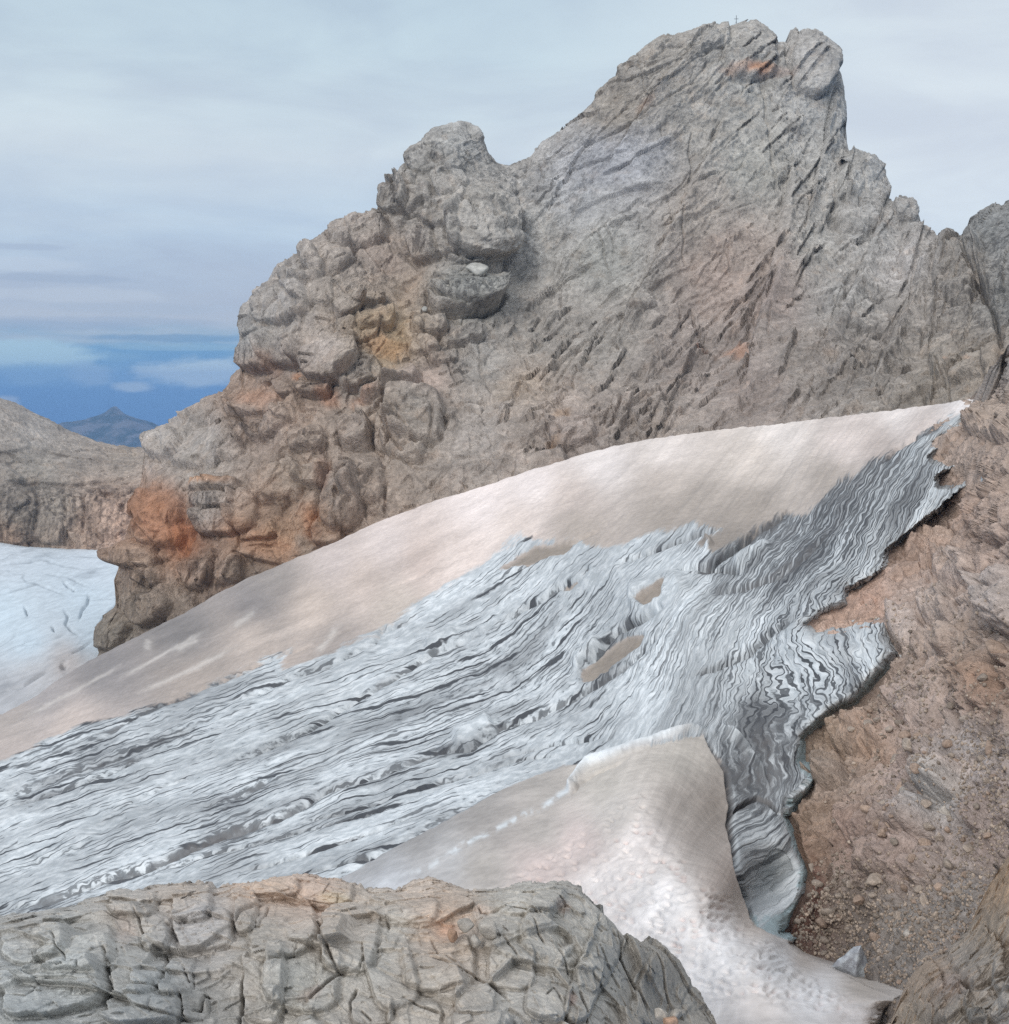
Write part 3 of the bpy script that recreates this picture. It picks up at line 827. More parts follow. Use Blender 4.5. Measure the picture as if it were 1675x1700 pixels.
SNOW_COL = colours([(0, 1195, 190, 178, 166), (80, 1150, 178, 170, 164), (160, 1110, 158, 151, 146), (300, 1050, 154, 147, 141), (420, 1000, 158, 150, 144), (450, 960, 170, 160, 150), (330, 1130, 184, 170, 156), (120, 1200, 206, 190, 176), (0, 1245, 196, 182, 170),
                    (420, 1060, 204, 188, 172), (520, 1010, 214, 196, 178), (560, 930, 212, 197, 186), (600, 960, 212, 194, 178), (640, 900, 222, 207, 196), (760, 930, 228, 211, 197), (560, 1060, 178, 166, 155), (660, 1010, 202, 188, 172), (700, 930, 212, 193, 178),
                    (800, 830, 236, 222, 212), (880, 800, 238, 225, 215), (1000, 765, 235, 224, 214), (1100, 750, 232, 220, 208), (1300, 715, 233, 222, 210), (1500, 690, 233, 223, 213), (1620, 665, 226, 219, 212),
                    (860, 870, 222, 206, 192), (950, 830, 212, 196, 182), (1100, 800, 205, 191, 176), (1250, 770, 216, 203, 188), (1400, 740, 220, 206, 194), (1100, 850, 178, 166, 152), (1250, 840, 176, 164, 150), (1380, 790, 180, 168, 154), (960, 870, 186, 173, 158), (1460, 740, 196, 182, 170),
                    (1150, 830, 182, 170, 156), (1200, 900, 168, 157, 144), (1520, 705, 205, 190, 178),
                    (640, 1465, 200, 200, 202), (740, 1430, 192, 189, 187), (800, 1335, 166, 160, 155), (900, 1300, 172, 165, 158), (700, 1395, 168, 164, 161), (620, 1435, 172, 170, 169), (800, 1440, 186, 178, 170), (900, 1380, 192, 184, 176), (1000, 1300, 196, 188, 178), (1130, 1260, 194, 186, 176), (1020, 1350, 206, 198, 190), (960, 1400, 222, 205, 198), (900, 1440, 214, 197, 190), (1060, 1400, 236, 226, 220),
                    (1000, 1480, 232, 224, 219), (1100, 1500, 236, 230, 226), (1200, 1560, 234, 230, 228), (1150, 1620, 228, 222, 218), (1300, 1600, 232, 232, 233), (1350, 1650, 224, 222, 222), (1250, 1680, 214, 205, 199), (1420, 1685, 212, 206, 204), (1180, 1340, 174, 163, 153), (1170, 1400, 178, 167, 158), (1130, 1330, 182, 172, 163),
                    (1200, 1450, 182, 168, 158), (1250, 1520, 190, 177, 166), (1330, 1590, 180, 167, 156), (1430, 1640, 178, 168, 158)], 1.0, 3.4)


def rock_depth_visible(U, V):
    return D_ROCK(U, V)


def build_glacier():
    U, V = sheet(-260, 1668, CREST, lambda u: 0 * u + 1790.0, jit=1.1, seed=5)
    sd = SD_GLAC(U, V)
    wb = fbm(np.stack([U / 14, V / 14, 0 * U], -1), 1.0, 3, 77)
    sd = sd + 3.0 * wb * (1 - 0.6 * sstep(980, 1060, V))
    dg, dr = D_GLAC(U, V), D_ROCK(U, V)
    w = np.exp(-np.clip(sd, 0, None) / 26.0) * sstep(1120, 1260, U)
    thick = np.where(sd > 0, (3.2 + 5.0 * sstep(1000, 1080, V)) * (1 - np.exp(-np.clip(sd, 0, None) / (7.0 + 7 * sstep(1000, 1080, V)))), np.clip(sd, -40, 0) * 0.35)
    near_rock = np.minimum(dr - thick, dr + 3)
    D = dg * (1 - w) + np.minimum(near_rock, np.where(sd > 6, dg + 6, 1e9)) * w
    D = np.where((sd > 6) & (U > 1150), np.minimum(D, dr - 1.3), D)
    P = pos(U, V, D).astype(f32)
    nb = 9
    P = with_back(P, [(3, .35), (7, 1.0), (13, 2.6), (20, 5.2), (30, 10), (45, 19), (60, 29), (80, 43), (110, 60)])
    Ue, Ve = pad(U, nb), pad(V, nb)
    N = grid_normals(P); N *= np.sign((N * -P).sum(-1, keepdims=True) + 1e-9) if False else 1.0
    N[N[..., 2] < 0] *= -1
    ice = SD_ICE(Ue, Ve); pat = SD_PATCH(Ue, Ve)
    icem = sstep(-20, 20, np.where(-pat < ice, -pat * 2.2, ice) + 6 * fbm(np.stack([Ue / 40, Ve / 25, 0 * Ue], -1), 1.0, 4, 19) + 15 * fbm(np.stack([FLOW_A(Ue, Ve) * .05, FLOW_Q(Ue, Ve) * .55, 0 * Ue + .4], -1), 1.0, 4, 23))
    icem[-nb:] = 0
    A, Q = FLOW_A(Ue, Ve), FLOW_Q(Ue, Ve)
    fold = np.clip(FOLD(Ue, Ve), 0, 1); dirt = np.clip(DIRT(Ue, Ve), 0, 1)
    Q = Q + np.clip(fold, 0, 1) * (0.9 * fbm(np.stack([Ue / 62, Ve / 62, 0 * Ue], -1), 1.0, 3, 17) + 0.6 * fbm(np.stack([Ue / 17, Ve / 17, 0 * Ue], -1), 1.0, 2, 18))
    dist = np.linalg.norm(P, axis=-1)
    pxm = dist / F                                    # metres per photo pixel here
    fq = np.stack([A * 0.10, Q * 0.8, 0 * A + 3], -1)
    h = icem * pxm * (0.9 * fbm(fq * np.array([.6, 1, 1], f32), 1.0, 4, 21) + 0.7 * fbm(fq * 2.7, 1.0, 2, 25))
    h += icem * 0.8 * pxm * fold * np.sin(Q * 5.2 + 5.5 * fbm(np.stack([A, Q, 0 * A], -1), 2.2, 3, 31))
    h += icem * 0.7 * fbm(P, 14.0, 3, 33) + (1 - icem) * 0.25 * fbm(P, 10.0, 3, 35)
    wob = (fbm(np.stack([Ue / 22, Ve / 22, 0 * Ue], -1), 1.0, 3, 41), fbm(np.stack([Ue / 22, Ve / 22, 0 * Ue + 9], -1), 1.0, 3, 43))
    crk = [(c[0], c[1], c[2]) for c in CHANNELS]
    add_cracks(Ue, Ve, h, crk, wob)
    add_cracks(Ue, Ve, h, [(r[0], r[1], -r[2]) for r in RIDGES], wob)
    dz = np.zeros_like(h)
    add_cracks(Ue, Ve, dz, [(c[0], c[3], -c[4]) for c in CHANNELS], wob)
    dirt = np.clip(dirt + dz * (0.75 + 0.5 * wob[0]), 0, 1.3)
    icem = np.maximum(icem, sstep(0.85, 1.1, dz) * (np.minimum(ice, -pat) > -40))
    rz = np.zeros_like(h)
    add_cracks(Ue, Ve, rz, [(r[0], r[1] * 1.2, -1.0) for r in RIDGES], wob)
    dirt = np.clip(dirt - 0.6 * rz, 0, 1.3)
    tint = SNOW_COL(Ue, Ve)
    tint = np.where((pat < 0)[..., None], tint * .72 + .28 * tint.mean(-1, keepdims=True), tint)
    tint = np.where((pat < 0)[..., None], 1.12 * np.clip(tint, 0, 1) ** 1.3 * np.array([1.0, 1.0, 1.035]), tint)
    nz = fbm(P, 6.0, 4, 51)
    for k, pl in enumerate(POOLS):
        s = sdpoly(pl)(Ue, Ve) + 6 * wob[0]
        m = sstep(-5, 6, s)
        icem = icem * (1 - m)
        h = h * (1 - .8 * m) - 0.6 * m
        tint = tint * (1 - m[..., None]) + m[..., None] * srgb(150, 139, 128)
    # dark cave at the top of the pool, hole at the end of a channel
    # upper snow: fine wind crust along the fall line; lower snow: sun cups
    up = (1 - icem) * (pat < 0)
    h += up * pxm * 3.0 * fbm(np.stack([A * .22, Q * 1.1, 0 * A], -1), 1.0, 4, 61)
    cup = sstep(1, 22, pat) * sstep(-10, 30, SD_CUPS(Ue, Ve))
    q = np.stack([Ue / 17 + Ve / 60, Ve / 10.5 - Ue / 90, 0 * Ue + .5], -1)
    q = q + 0.3 * np.stack([fbm(q, 1.3, 2, 63), fbm(q, 1.3, 2, 64), 0 * A], -1)
    f1, f2, r, t = worley(q.astype(f32), 13)
    h += cup * (0.12 * np.minimum(f1, .9) - 0.20 * np.exp(-(f1 / 0.36) ** 2) * (0.4 + 0.9 * r))
    low = (pat > 0)
    h += low * (1 - cup) * 0.07 * fbm(np.stack([A * .25 + Q * .1, Q * .9 - A * .04, 0 * A + .37], -1), 1.0, 4, 67)
    hollow = cup * sstep(0.45, 0.12, f1) * sstep(-0.1, 0.3, fbm(P, 5.0, 2, 71))
    tint = tint * (1 - 0.16 * hollow[..., None] * np.array([0.6, 1.0, 1.05], f32))
    # bright cornice lip of the lower snow
    k = np.zeros_like(h)
    add_cracks(Ue, Ve, k, [([(625, 1468), (709, 1443), (772, 1400), (859, 1357), (905, 1338), (945, 1310), (958, 1290), (976, 1270), (1051, 1243), (1101, 1227), (1147, 1216), (1182, 1217)], 4.5, -1.0)], wob)
    k = np.clip(k, 0, 1) * np.clip(sstep(-0.3, 0.15, fbm(np.stack([Ue / 16, Ve / 16, 0 * Ue + 4.5], -1), 1.0, 3, 57)) + sstep(900, 980, Ue), 0, 1)
    icem = icem * (1 - 0.95 * k)
    tint = tint * (1 - k[..., None]) + k[..., None] * srgb(220, 223, 224)
    wx = np.zeros_like(h)
    add_cracks(Ue, Ve, wx, [(pp, ww, -1.0) for pp, ww in (([(425, 1012), (405, 1030), (385, 1042)], 5), ([(560, 1040), (545, 1062), (525, 1085)], 6), ([(250, 1062), (243, 1080)], 7), ([(390, 1075), (320, 1110), (230, 1150)], 4), ([(330, 1060), (290, 1080)], 5),
                                                          ([(200, 1105), (120, 1150), (30, 1195)], 3), ([(345, 1045), (200, 1125)], 3))], wob)
    wx = np.clip(wx, 0, 1) * 0.55
    tint = tint * (1 - wx[..., None]) + wx[..., None] * srgb(214, 206, 198)
    # clear ice at the glacier's very edge
    rim = sstep(16, 2, sd + 4 * wb) * sstep(1150, 1260, U)
    rim = pad(rim, nb) * icem
    dirt = dirt * (1 - 0.75 * rim * (Ve > 930))
    tip = np.clip(rim * 0.6 * sstep(1060, 1120, Ve) + 0.7 * np.exp(-((Ue - 1286) / 34) ** 2 - ((Ve - 1532) / 26) ** 2), 0, .85)
    tip = tip * (pat < 0) * sstep(1180, 1230, Ue)
    icem = icem * (1 - tip); tint = np.where((tip > 0.02)[..., None], srgb(184, 202, 206) * (0.86 + 0.25 * nz[..., None]), tint)
    P2 = P + N * h[..., None]
    keep = (pad(sd, nb) > -16)
    kq = keep[:-1, :-1] & keep[1:, 1:]
    mat = glacier_mat()
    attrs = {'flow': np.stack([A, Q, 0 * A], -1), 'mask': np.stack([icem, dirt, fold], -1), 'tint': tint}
    onice = (np.minimum(ice, -pat) > 0)[:-1, :-1]
    onlow = (pat >= 0)[:-1, :-1]
    onice[-nb:] = False; onlow[-nb:] = False
    g = mesh_from_grid('glacier', P2, attrs, mat, kq & onice)
    tag(g, 'banded blue grey glacier ice folded against the brown slope', 'glacier', kind='structure')
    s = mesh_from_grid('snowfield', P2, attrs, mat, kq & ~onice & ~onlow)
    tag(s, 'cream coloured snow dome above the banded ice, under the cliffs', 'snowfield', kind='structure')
    s = mesh_from_grid('snowfield', P2, attrs, mat, kq & onlow)
    tag(s, 'dimpled white snow tongue behind the grey rock outcrop', 'snowfield', kind='structure')


SD_CUPS = sdpoly([(800, 1470), (880, 1420), (960, 1370), (1010, 1330), (1077, 1300), (1085, 1343), (1105, 1392), (1157, 1434), (1210, 1488), (1265, 1545), (1330, 1595), (1420, 1655), (1400, 1690), (1300, 1680), (1150, 1660), (1000, 1620), (850, 1560)])


# ------------------------------------------------------------------ brown rock slope on the right
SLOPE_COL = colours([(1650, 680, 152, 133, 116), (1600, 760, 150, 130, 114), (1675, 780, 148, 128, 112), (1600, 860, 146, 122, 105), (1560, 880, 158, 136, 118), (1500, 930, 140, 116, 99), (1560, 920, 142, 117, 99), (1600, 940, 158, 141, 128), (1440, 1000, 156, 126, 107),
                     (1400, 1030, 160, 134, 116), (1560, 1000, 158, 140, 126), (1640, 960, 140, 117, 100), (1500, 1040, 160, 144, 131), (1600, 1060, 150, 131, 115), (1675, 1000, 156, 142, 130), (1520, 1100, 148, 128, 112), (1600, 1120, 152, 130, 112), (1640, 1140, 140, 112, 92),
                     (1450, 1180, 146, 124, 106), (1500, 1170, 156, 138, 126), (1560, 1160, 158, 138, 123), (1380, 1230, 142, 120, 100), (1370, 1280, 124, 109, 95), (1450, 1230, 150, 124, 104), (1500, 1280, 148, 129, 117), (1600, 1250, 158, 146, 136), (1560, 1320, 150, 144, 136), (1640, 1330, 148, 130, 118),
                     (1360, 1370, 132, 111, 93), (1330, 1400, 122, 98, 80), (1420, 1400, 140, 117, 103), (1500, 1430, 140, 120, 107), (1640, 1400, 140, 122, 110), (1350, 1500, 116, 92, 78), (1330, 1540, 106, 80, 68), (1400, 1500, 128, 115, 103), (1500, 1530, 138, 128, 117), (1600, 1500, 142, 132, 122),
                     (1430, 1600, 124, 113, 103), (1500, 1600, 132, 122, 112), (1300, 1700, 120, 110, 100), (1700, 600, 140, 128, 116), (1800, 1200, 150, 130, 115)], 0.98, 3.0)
SLOPE_CRACKS = [([(1655, 900), (1630, 960), (1608, 970), (1592, 1008), (1582, 1030), (1562, 1042)], 2, .9), ([(1540, 1033), (1562, 1042), (1575, 1037)], 2, .9), ([(1675, 915), (1660, 960), (1656, 1040)], 3, 1.6), ([(1640, 1085), (1655, 1105), (1675, 1110)], 5, 2.2), ([(1650, 1110), (1660, 1140), (1664, 1180)], 5, 1.6),
                ([(1640, 1075), (1655, 1060)], 2, .6), ([(1510, 1112), (1490, 1120)], 2, .4), ([(1615, 1186), (1630, 1175), (1655, 1168)], 1.6, .4), ([(1563, 1200), (1572, 1215), (1590, 1208)], 1.6, .5), ([(1490, 1260), (1510, 1252), (1530, 1250)], 1.6, .5), ([(1606, 1380), (1625, 1387), (1643, 1385), (1645, 1350)], 2, .7),
                ([(1645, 1370), (1665, 1358)], 2, .8), ([(1535, 1392), (1555, 1398)], 1.6, .4), ([(1558, 1350), (1580, 1342), (1595, 1345)], 3, .6), ([(1370, 1420), (1358, 1460), (1350, 1500), (1355, 1540)], 6, .8), ([(1410, 1445), (1435, 1452), (1455, 1440)], 2, .5), ([(1480, 1090), (1450, 1155), (1420, 1180)], 3, .8),
                ([(1440, 985), (1500, 1000), (1550, 990)], 2, .4), ([(1600, 830), (1570, 880), (1520, 925)], 2, .5), ([(1500, 1320), (1470, 1350), (1440, 1380)], 2, .4)]
SLOPE_BULGES = [(1590, 945, 40, 26, 10, 2.2, 3), (1560, 1010, 34, 26, 20, 2.0, 3), (1500, 1040, 30, 28, 0, 1.5, 2.5), (1622, 1130, 30, 46, 0, 1.6, 3), (1680, 1000, 22, 60, 0, 2.2, 3), (1560, 1070, 50, 22, 15, 1.3, 2.5), (1370, 1275, 32, 40, 20, 2.4, 2.5), (1440, 1215, 60, 32, 12, 1.8, 2.5),
                (1560, 1290, 38, 36, 0, 1.8, 3), (1520, 1360, 36, 34, 0, 1.4, 3), (1624, 1356, 17, 32, -3, 1.4, 4), (1500, 1430, 60, 30, 10, 1.2, 2.5), (1440, 1370, 40, 40, 0, 1.2, 2.5), (1540, 1245, 30, 18, 10, 1, 3), (1650, 860, 40, 40, 0, 1.6, 2.5), (1540, 900, 44, 20, 25, 1.2, 2.5), (1640, 700, 40, 34, 0, 2, 2.5)]


def slope_surface(U, V):
    return D_ROCK(U, V)


def build_slope():
    top = curve([(1150, 980), (1300, 800), (1400, 740), (1500, 700), (1600, 674), (1632, 658), (1650, 622), (1675, 588), (1720, 555), (1800, 500), (1880, 450), (2110, 330)])
    U, V = sheet(1150, 2100, top, lambda u: 0 * u + 1790.0, jit=4, seed=9, step=STEP * 0.95)
    D = D_ROCK(U, V)
    sd = SD_GLAC(U, V)
    dg = D_GLAC(U, V)
    under = sstep(14, 60, sd)
    D = D * (1 - under) + np.maximum(D, dg + 4) * under
    P = pos(U, V, D).astype(f32)
    nb = 5
    P = with_back(P, [(3, .5), (8, 4), (16, 12), (30, 30), (50, 60)])
    U, V, sd = pad(U, nb), pad(V, nb), pad(sd, nb)
    N = grid_normals(P); s = np.sign((N * -P).sum(-1)); N *= np.where(s == 0, 1, s)[..., None]
    P[..., 2] -= 6 * sstep(9, 34, sd)                # the bed drops away under the ice
    scree = np.clip(SCREE(U, V), 0, 1)
    wob = (fbm(P, 3.5, 3, 81), fbm(P, 3.5, 3, 82))
    h = blocks(P, 9.0, 1.1, 83, (1.3, 1, .8), 30, .2, .25) * (1 - 0.6 * scree)
    h += blocks(P, 3.2, 1.0, 84, (1.2, 1, .8), 20, .15, .3) * (1 - 0.5 * scree)
    h += blocks(P, 1.2, 0.32, 85, (1, 1, .8), 0, .12, .25) * (0.9 + 0.1 * scree)
    h += blocks(P, 0.5, 0.12, 88, (1, 1, .8), 0, .3, .4)
    h += 0.35 * fbm(P, 5.0, 5, 86, .55) + 0.12 * fbm(P, 1.2, 4, 87, .6)
    add_bulges(U, V, h, SLOPE_BULGES, wob)
    add_cracks(U, V, h, SLOPE_CRACKS, wob)
    edge = np.exp(-(np.clip(np.abs(sd) - 0, 0, None) / 9.0) ** 2)
    h = h * (1 - 0.65 * edge) - 1.6 * np.exp(-((sd + 3) / 8.0) ** 2) * sstep(990, 1060, V)
    add_ledges(U, V, h, strokes(90, 15, (1330, 1690, 700, 1480), lambda u, v: 25.0, (18, 90), (.3, .9), (8, 20)) + strokes(50, 16, (1330, 1690, 700, 1480), lambda u, v: -80.0, (16, 60), (.2, .7), (6, 14)), wob)
    # a dark gap melted out between ice and rock
    P2 = P + N * h[..., None]
    tint = (1 - 0.26 * scree)[..., None] * SLOPE_COL(U, V) * np.array([0.93, 1.0, 1.11])  # scree ground darkened for fine dirt plus painted shade of gaps between stones
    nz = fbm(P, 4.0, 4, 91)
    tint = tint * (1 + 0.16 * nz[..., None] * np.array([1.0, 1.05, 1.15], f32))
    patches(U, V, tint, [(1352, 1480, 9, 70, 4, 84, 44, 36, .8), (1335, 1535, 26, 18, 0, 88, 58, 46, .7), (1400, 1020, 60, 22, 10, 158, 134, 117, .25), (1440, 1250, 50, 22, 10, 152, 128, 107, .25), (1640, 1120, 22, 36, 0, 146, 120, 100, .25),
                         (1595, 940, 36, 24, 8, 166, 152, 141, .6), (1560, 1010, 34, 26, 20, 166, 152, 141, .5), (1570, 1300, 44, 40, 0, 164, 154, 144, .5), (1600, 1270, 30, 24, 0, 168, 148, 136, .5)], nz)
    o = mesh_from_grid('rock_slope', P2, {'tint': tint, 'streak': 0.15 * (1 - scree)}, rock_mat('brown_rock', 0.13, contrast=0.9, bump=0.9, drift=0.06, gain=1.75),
                       (sd > -1e9)[:-1, :-1] & ~((sd > 70)[:-1, :-1]))
    tag(o, 'brown broken rock slope right of the glacier', 'slope', kind='structure')
    return U, V, P2, N


SCREE = tps([(1632, 660, .2), (1500, 900, 0), (1600, 900, 0), (1600, 1100, .2), (1500, 1150, .5), (1400, 1200, 0), (1560, 1200, .3), (1640, 1250, .8), (1500, 1300, .4), (1560, 1350, .3), (1640, 1450, .8), (1450, 1350, .1), (1500, 1400, 0), (1400, 1500, .8), (1500, 1550, 1), (1450, 1620, 1.1), (1350, 1450, .3), (1600, 1500, 1), (1200, 1200, 0), (1300, 1700, 1)])


# ------------------------------------------------------------------ the mountain
SKYLINE = curve([(60, 1290), (120, 1180), (160, 1100), (166, 1080), (172, 1045), (184, 1025), (195, 1000), (199, 910), (215, 880), (228, 820), (236, 790), (241, 742), (262, 715), (300, 690), (345, 660), (378, 648), (386, 625), (401, 608), (402, 590), (405, 555), (408, 515), (415, 493), (430, 482), (445, 470),
                 (455, 450), (480, 430), (497, 418), (508, 402), (540, 386), (556, 370), (590, 358), (626, 350), (631, 345), (633, 318), (655, 305), (661, 283), (674, 272), (680, 243), (700, 234), (722, 214), (745, 206), (762, 201), (782, 205), (796, 214), (803, 232), (808, 250), (825, 270), (845, 276), (865, 268), (880, 262), (895, 241), (912, 229), (935, 214),
                 (960, 199), (975, 182), (990, 165), (1015, 140), (1040, 114), (1065, 88), (1100, 62), (1140, 52), (1170, 43), (1185, 40), (1202, 43), (1208, 47), (1220, 40), (1240, 36), (1255, 33), (1264, 40), (1280, 58), (1287, 71), (1306, 71), (1315, 51), (1321, 45), (1326, 52), (1334, 49), (1354, 48), (1364, 56), (1380, 82), (1390, 110), (1398, 150), (1401, 200), (1403, 238), (1398, 247), (1412, 252), (1424, 248), (1440, 256), (1455, 275),
                 (1463, 303), (1474, 328), (1482, 334), (1495, 330), (1505, 327), (1512, 334), (1521, 343), (1526, 374), (1540, 386), (1548, 398), (1556, 409), (1575, 400), (1590, 396), (1604, 391), (1622, 374), (1624, 358), (1640, 344), (1652, 337), (1664, 343), (1680, 336), (1720, 330), (1800, 350), (1900, 340)])
MTN_COL = colours([(760, 230, 158, 156, 152), (700, 260, 150, 146, 140), (660, 330, 148, 142, 135), (800, 370, 162, 157, 150), (780, 490, 140, 139, 134), (570, 400, 154, 145, 137), (480, 480, 158, 152, 146), (430, 560, 152, 148, 143), (640, 430, 152, 140, 130), (650, 500, 150, 137, 124), (560, 500, 152, 142, 132),
                   (540, 590, 162, 152, 144), (620, 550, 158, 140, 120), (640, 580, 158, 138, 112), (600, 620, 158, 148, 138), (420, 660, 158, 136, 120), (500, 660, 152, 134, 120), (440, 700, 148, 133, 122), (280, 730, 162, 155, 148), (340, 740, 152, 145, 138), (320, 780, 148, 140, 132), (700, 640, 154, 140, 131), (690, 690, 140, 133, 125), (640, 700, 152, 138, 125),
                   (600, 720, 146, 134, 124), (500, 800, 148, 134, 121), (560, 830, 144, 132, 122), (350, 850, 152, 145, 138), (270, 850, 150, 112, 88), (300, 900, 158, 110, 82), (260, 940, 146, 128, 113), (400, 900, 156, 128, 108), (470, 900, 156, 126, 102), (520, 860, 140, 110, 88), (350, 950, 138, 120, 107), (240, 1000, 132, 120, 108), (190, 1050, 122, 114, 104), (300, 1000, 132, 120, 109), (420, 960, 130, 117, 106), (500, 910, 128, 116, 105),  # orange on the left cliff includes lamp reflections blended into the rock colour
                   (1000, 270, 158, 157, 157), (950, 330, 158, 157, 156), (1060, 270, 156, 155, 155), (900, 400, 158, 155, 150), (1000, 430, 152, 150, 144), (900, 560, 150, 144, 137), (1000, 560, 150, 144, 137), (880, 640, 156, 143, 131), (800, 600, 150, 145, 139), (800, 720, 150, 142, 135), (860, 760, 152, 141, 132), (950, 720, 148, 136, 128), (1050, 700, 146, 136, 128),
                   (1100, 100, 152, 146, 138), (1030, 190, 148, 140, 130), (1200, 60, 156, 152, 146), (1240, 150, 160, 157, 151), (1340, 100, 158, 154, 149), (1380, 200, 156, 154, 150), (1150, 200, 156, 151, 144), (1250, 280, 158, 155, 148), (1150, 350, 150, 142, 134), (1250, 420, 152, 140, 131), (1200, 480, 150, 136, 127), (1150, 600, 144, 134, 127), (1280, 500, 144, 132, 125), (1250, 650, 140, 129, 122),
                   (1400, 300, 164, 161, 156), (1350, 400, 160, 156, 150), (1450, 400, 158, 155, 151), (1500, 450, 164, 159, 155), (1400, 500, 154, 150, 145), (1350, 600, 140, 132, 125), (1450, 600, 136, 129, 122), (1530, 520, 146, 139, 132), (1600, 470, 142, 135, 127), (1650, 400, 132, 132, 130), (1675, 500, 126, 124, 120), (1600, 600, 144, 135, 125), (1560, 640, 138, 130, 121), (1680, 620, 150, 138, 126)], 1.0, 3.2)
MTN_BULGES = [
    (742, 245, 42, 30, -25, 1.2, 2.6), (705, 262, 30, 22, 10, 1.8, 3), (665, 300, 22, 16, 0, 4, 3), (655, 330, 24, 26, 0, 5, 3.5), (690, 330, 26, 26, 0, 3, 3), (745, 300, 30, 28, 20, 3, 2.6), (735, 350, 34, 34, 0, 4, 2.6), (700, 400, 26, 40, 10, 5, 3.5), (745, 400, 24, 26, 0, 3, 2.6),
    (802, 372, 56, 58, 0, 6, 2.3), (800, 414, 58, 24, 6, 3, 2.8), (770, 490, 60, 38, 4, 10, 3.2), (760, 455, 40, 14, 6, 1.5, 3), (714, 542, 30, 20, 0, 5, 3.4), (766, 560, 34, 15, 0, 4, 3.2), (704, 578, 26, 14, 0, 4, 3.2), (735, 590, 26, 18, 10, 3, 3),
    (595, 385, 48, 28, 12, 4, 2.5), (545, 425, 44, 28, 14, 4, 2.5), (500, 450, 38, 26, 25, 4, 2.5), (470, 500, 44, 40, 20, 4, 2.4), (425, 530, 22, 34, 0, 4, 2.6), (430, 585, 30, 36, 0, 6, 2.8), (478, 580, 30, 34, 10, 5, 2.5), (520, 480, 34, 26, 0, 2.5, 2.4), (575, 505, 26, 17, 25, 4, 3), (610, 495, 30, 12, 0, 3, 3), (622, 530, 34, 20, 0, 4, 3),
    (545, 590, 48, 44, 10, 7, 2.4), (600, 545, 28, 22, 0, 3, 2.6), (525, 640, 26, 22, 0, 5, 2.4), (598, 620, 38, 24, 24, 5, 2.5), (645, 640, 52, 26, 22, 6, 2.5), (615, 668, 30, 18, 20, 4, 2.6), (690, 690, 48, 48, 0, 7, 2.5), (592, 722, 28, 24, 0, 7, 2.7), (645, 715, 14, 34, -30, 4, 3), (670, 740, 36, 24, -30, 4, 2.6), (605, 800, 36, 44, 0, 4, 2.5), (570, 830, 34, 55, 0, 5, 2.6), (545, 885, 26, 24, 0, 4, 2.6),
    (420, 670, 44, 26, 10, 4, 3), (450, 705, 44, 18, 24, 3, 3), (480, 690, 16, 16, 0, 3, 2.4), (510, 730, 30, 24, 0, 4, 2.6), (475, 640, 18, 16, 0, 3, 2.4), (340, 740, 62, 34, 8, 3, 2.5), (272, 735, 32, 28, 15, 4, 2.5), (356, 805, 46, 12, -4, 4, 3), (356, 832, 44, 14, 0, 4, 3.4), (362, 868, 40, 24, 0, 5, 3), (410, 850, 22, 40, 0, 4, 2.6), (460, 800, 44, 36, 15, 4, 2.5), (515, 790, 26, 18, 0, 4, 3),
    (268, 860, 36, 52, 0, 5, 2.8), (232, 920, 32, 26, 0, 7, 2.5), (250, 955, 26, 18, 0, 4, 2.6), (255, 1005, 38, 30, 20, 5, 2.6), (190, 1048, 24, 36, -12, 5, 2.5), (330, 940, 26, 40, 0, 4, 2.8), (385, 940, 26, 36, 0, 4, 2.8), (430, 880, 36, 20, 10, 3, 2.6), (450, 920, 50, 16, -14, 3, 2.6), (300, 1010, 30, 34, 0, 3, 2.6),
    (1060, 90, 60, 26, 40, 4, 2.4), (1180, 65, 34, 20, 20, 4, 2.6), (1245, 90, 44, 46, 10, 6, 2.4), (1350, 105, 36, 56, -8, 8, 2.4), (1030, 160, 50, 24, 42, 3, 2.4), (950, 720, 40, 26, 10, 4, 2.8), (900, 775, 46, 22, 14, 4, 2.8), (1025, 690, 16, 40, -25, 4, 3), (1078, 690, 30, 24, 20, 3, 2.6),
    (1430, 320, 44, 70, -12, 8, 2.3), (1500, 350, 20, 22, 0, 4, 2.6), (1540, 430, 44, 46, -20, 5, 2.4), (1590, 450, 40, 60, -14, 8, 2.5), (1655, 420, 32, 80, 0, 10, 2.5), (1600, 610, 60, 26, 14, 5, 2.6), (1520, 640, 60, 22, 22, 4, 2.6), (1670, 610, 40, 30, 0, 4, 2.5)]
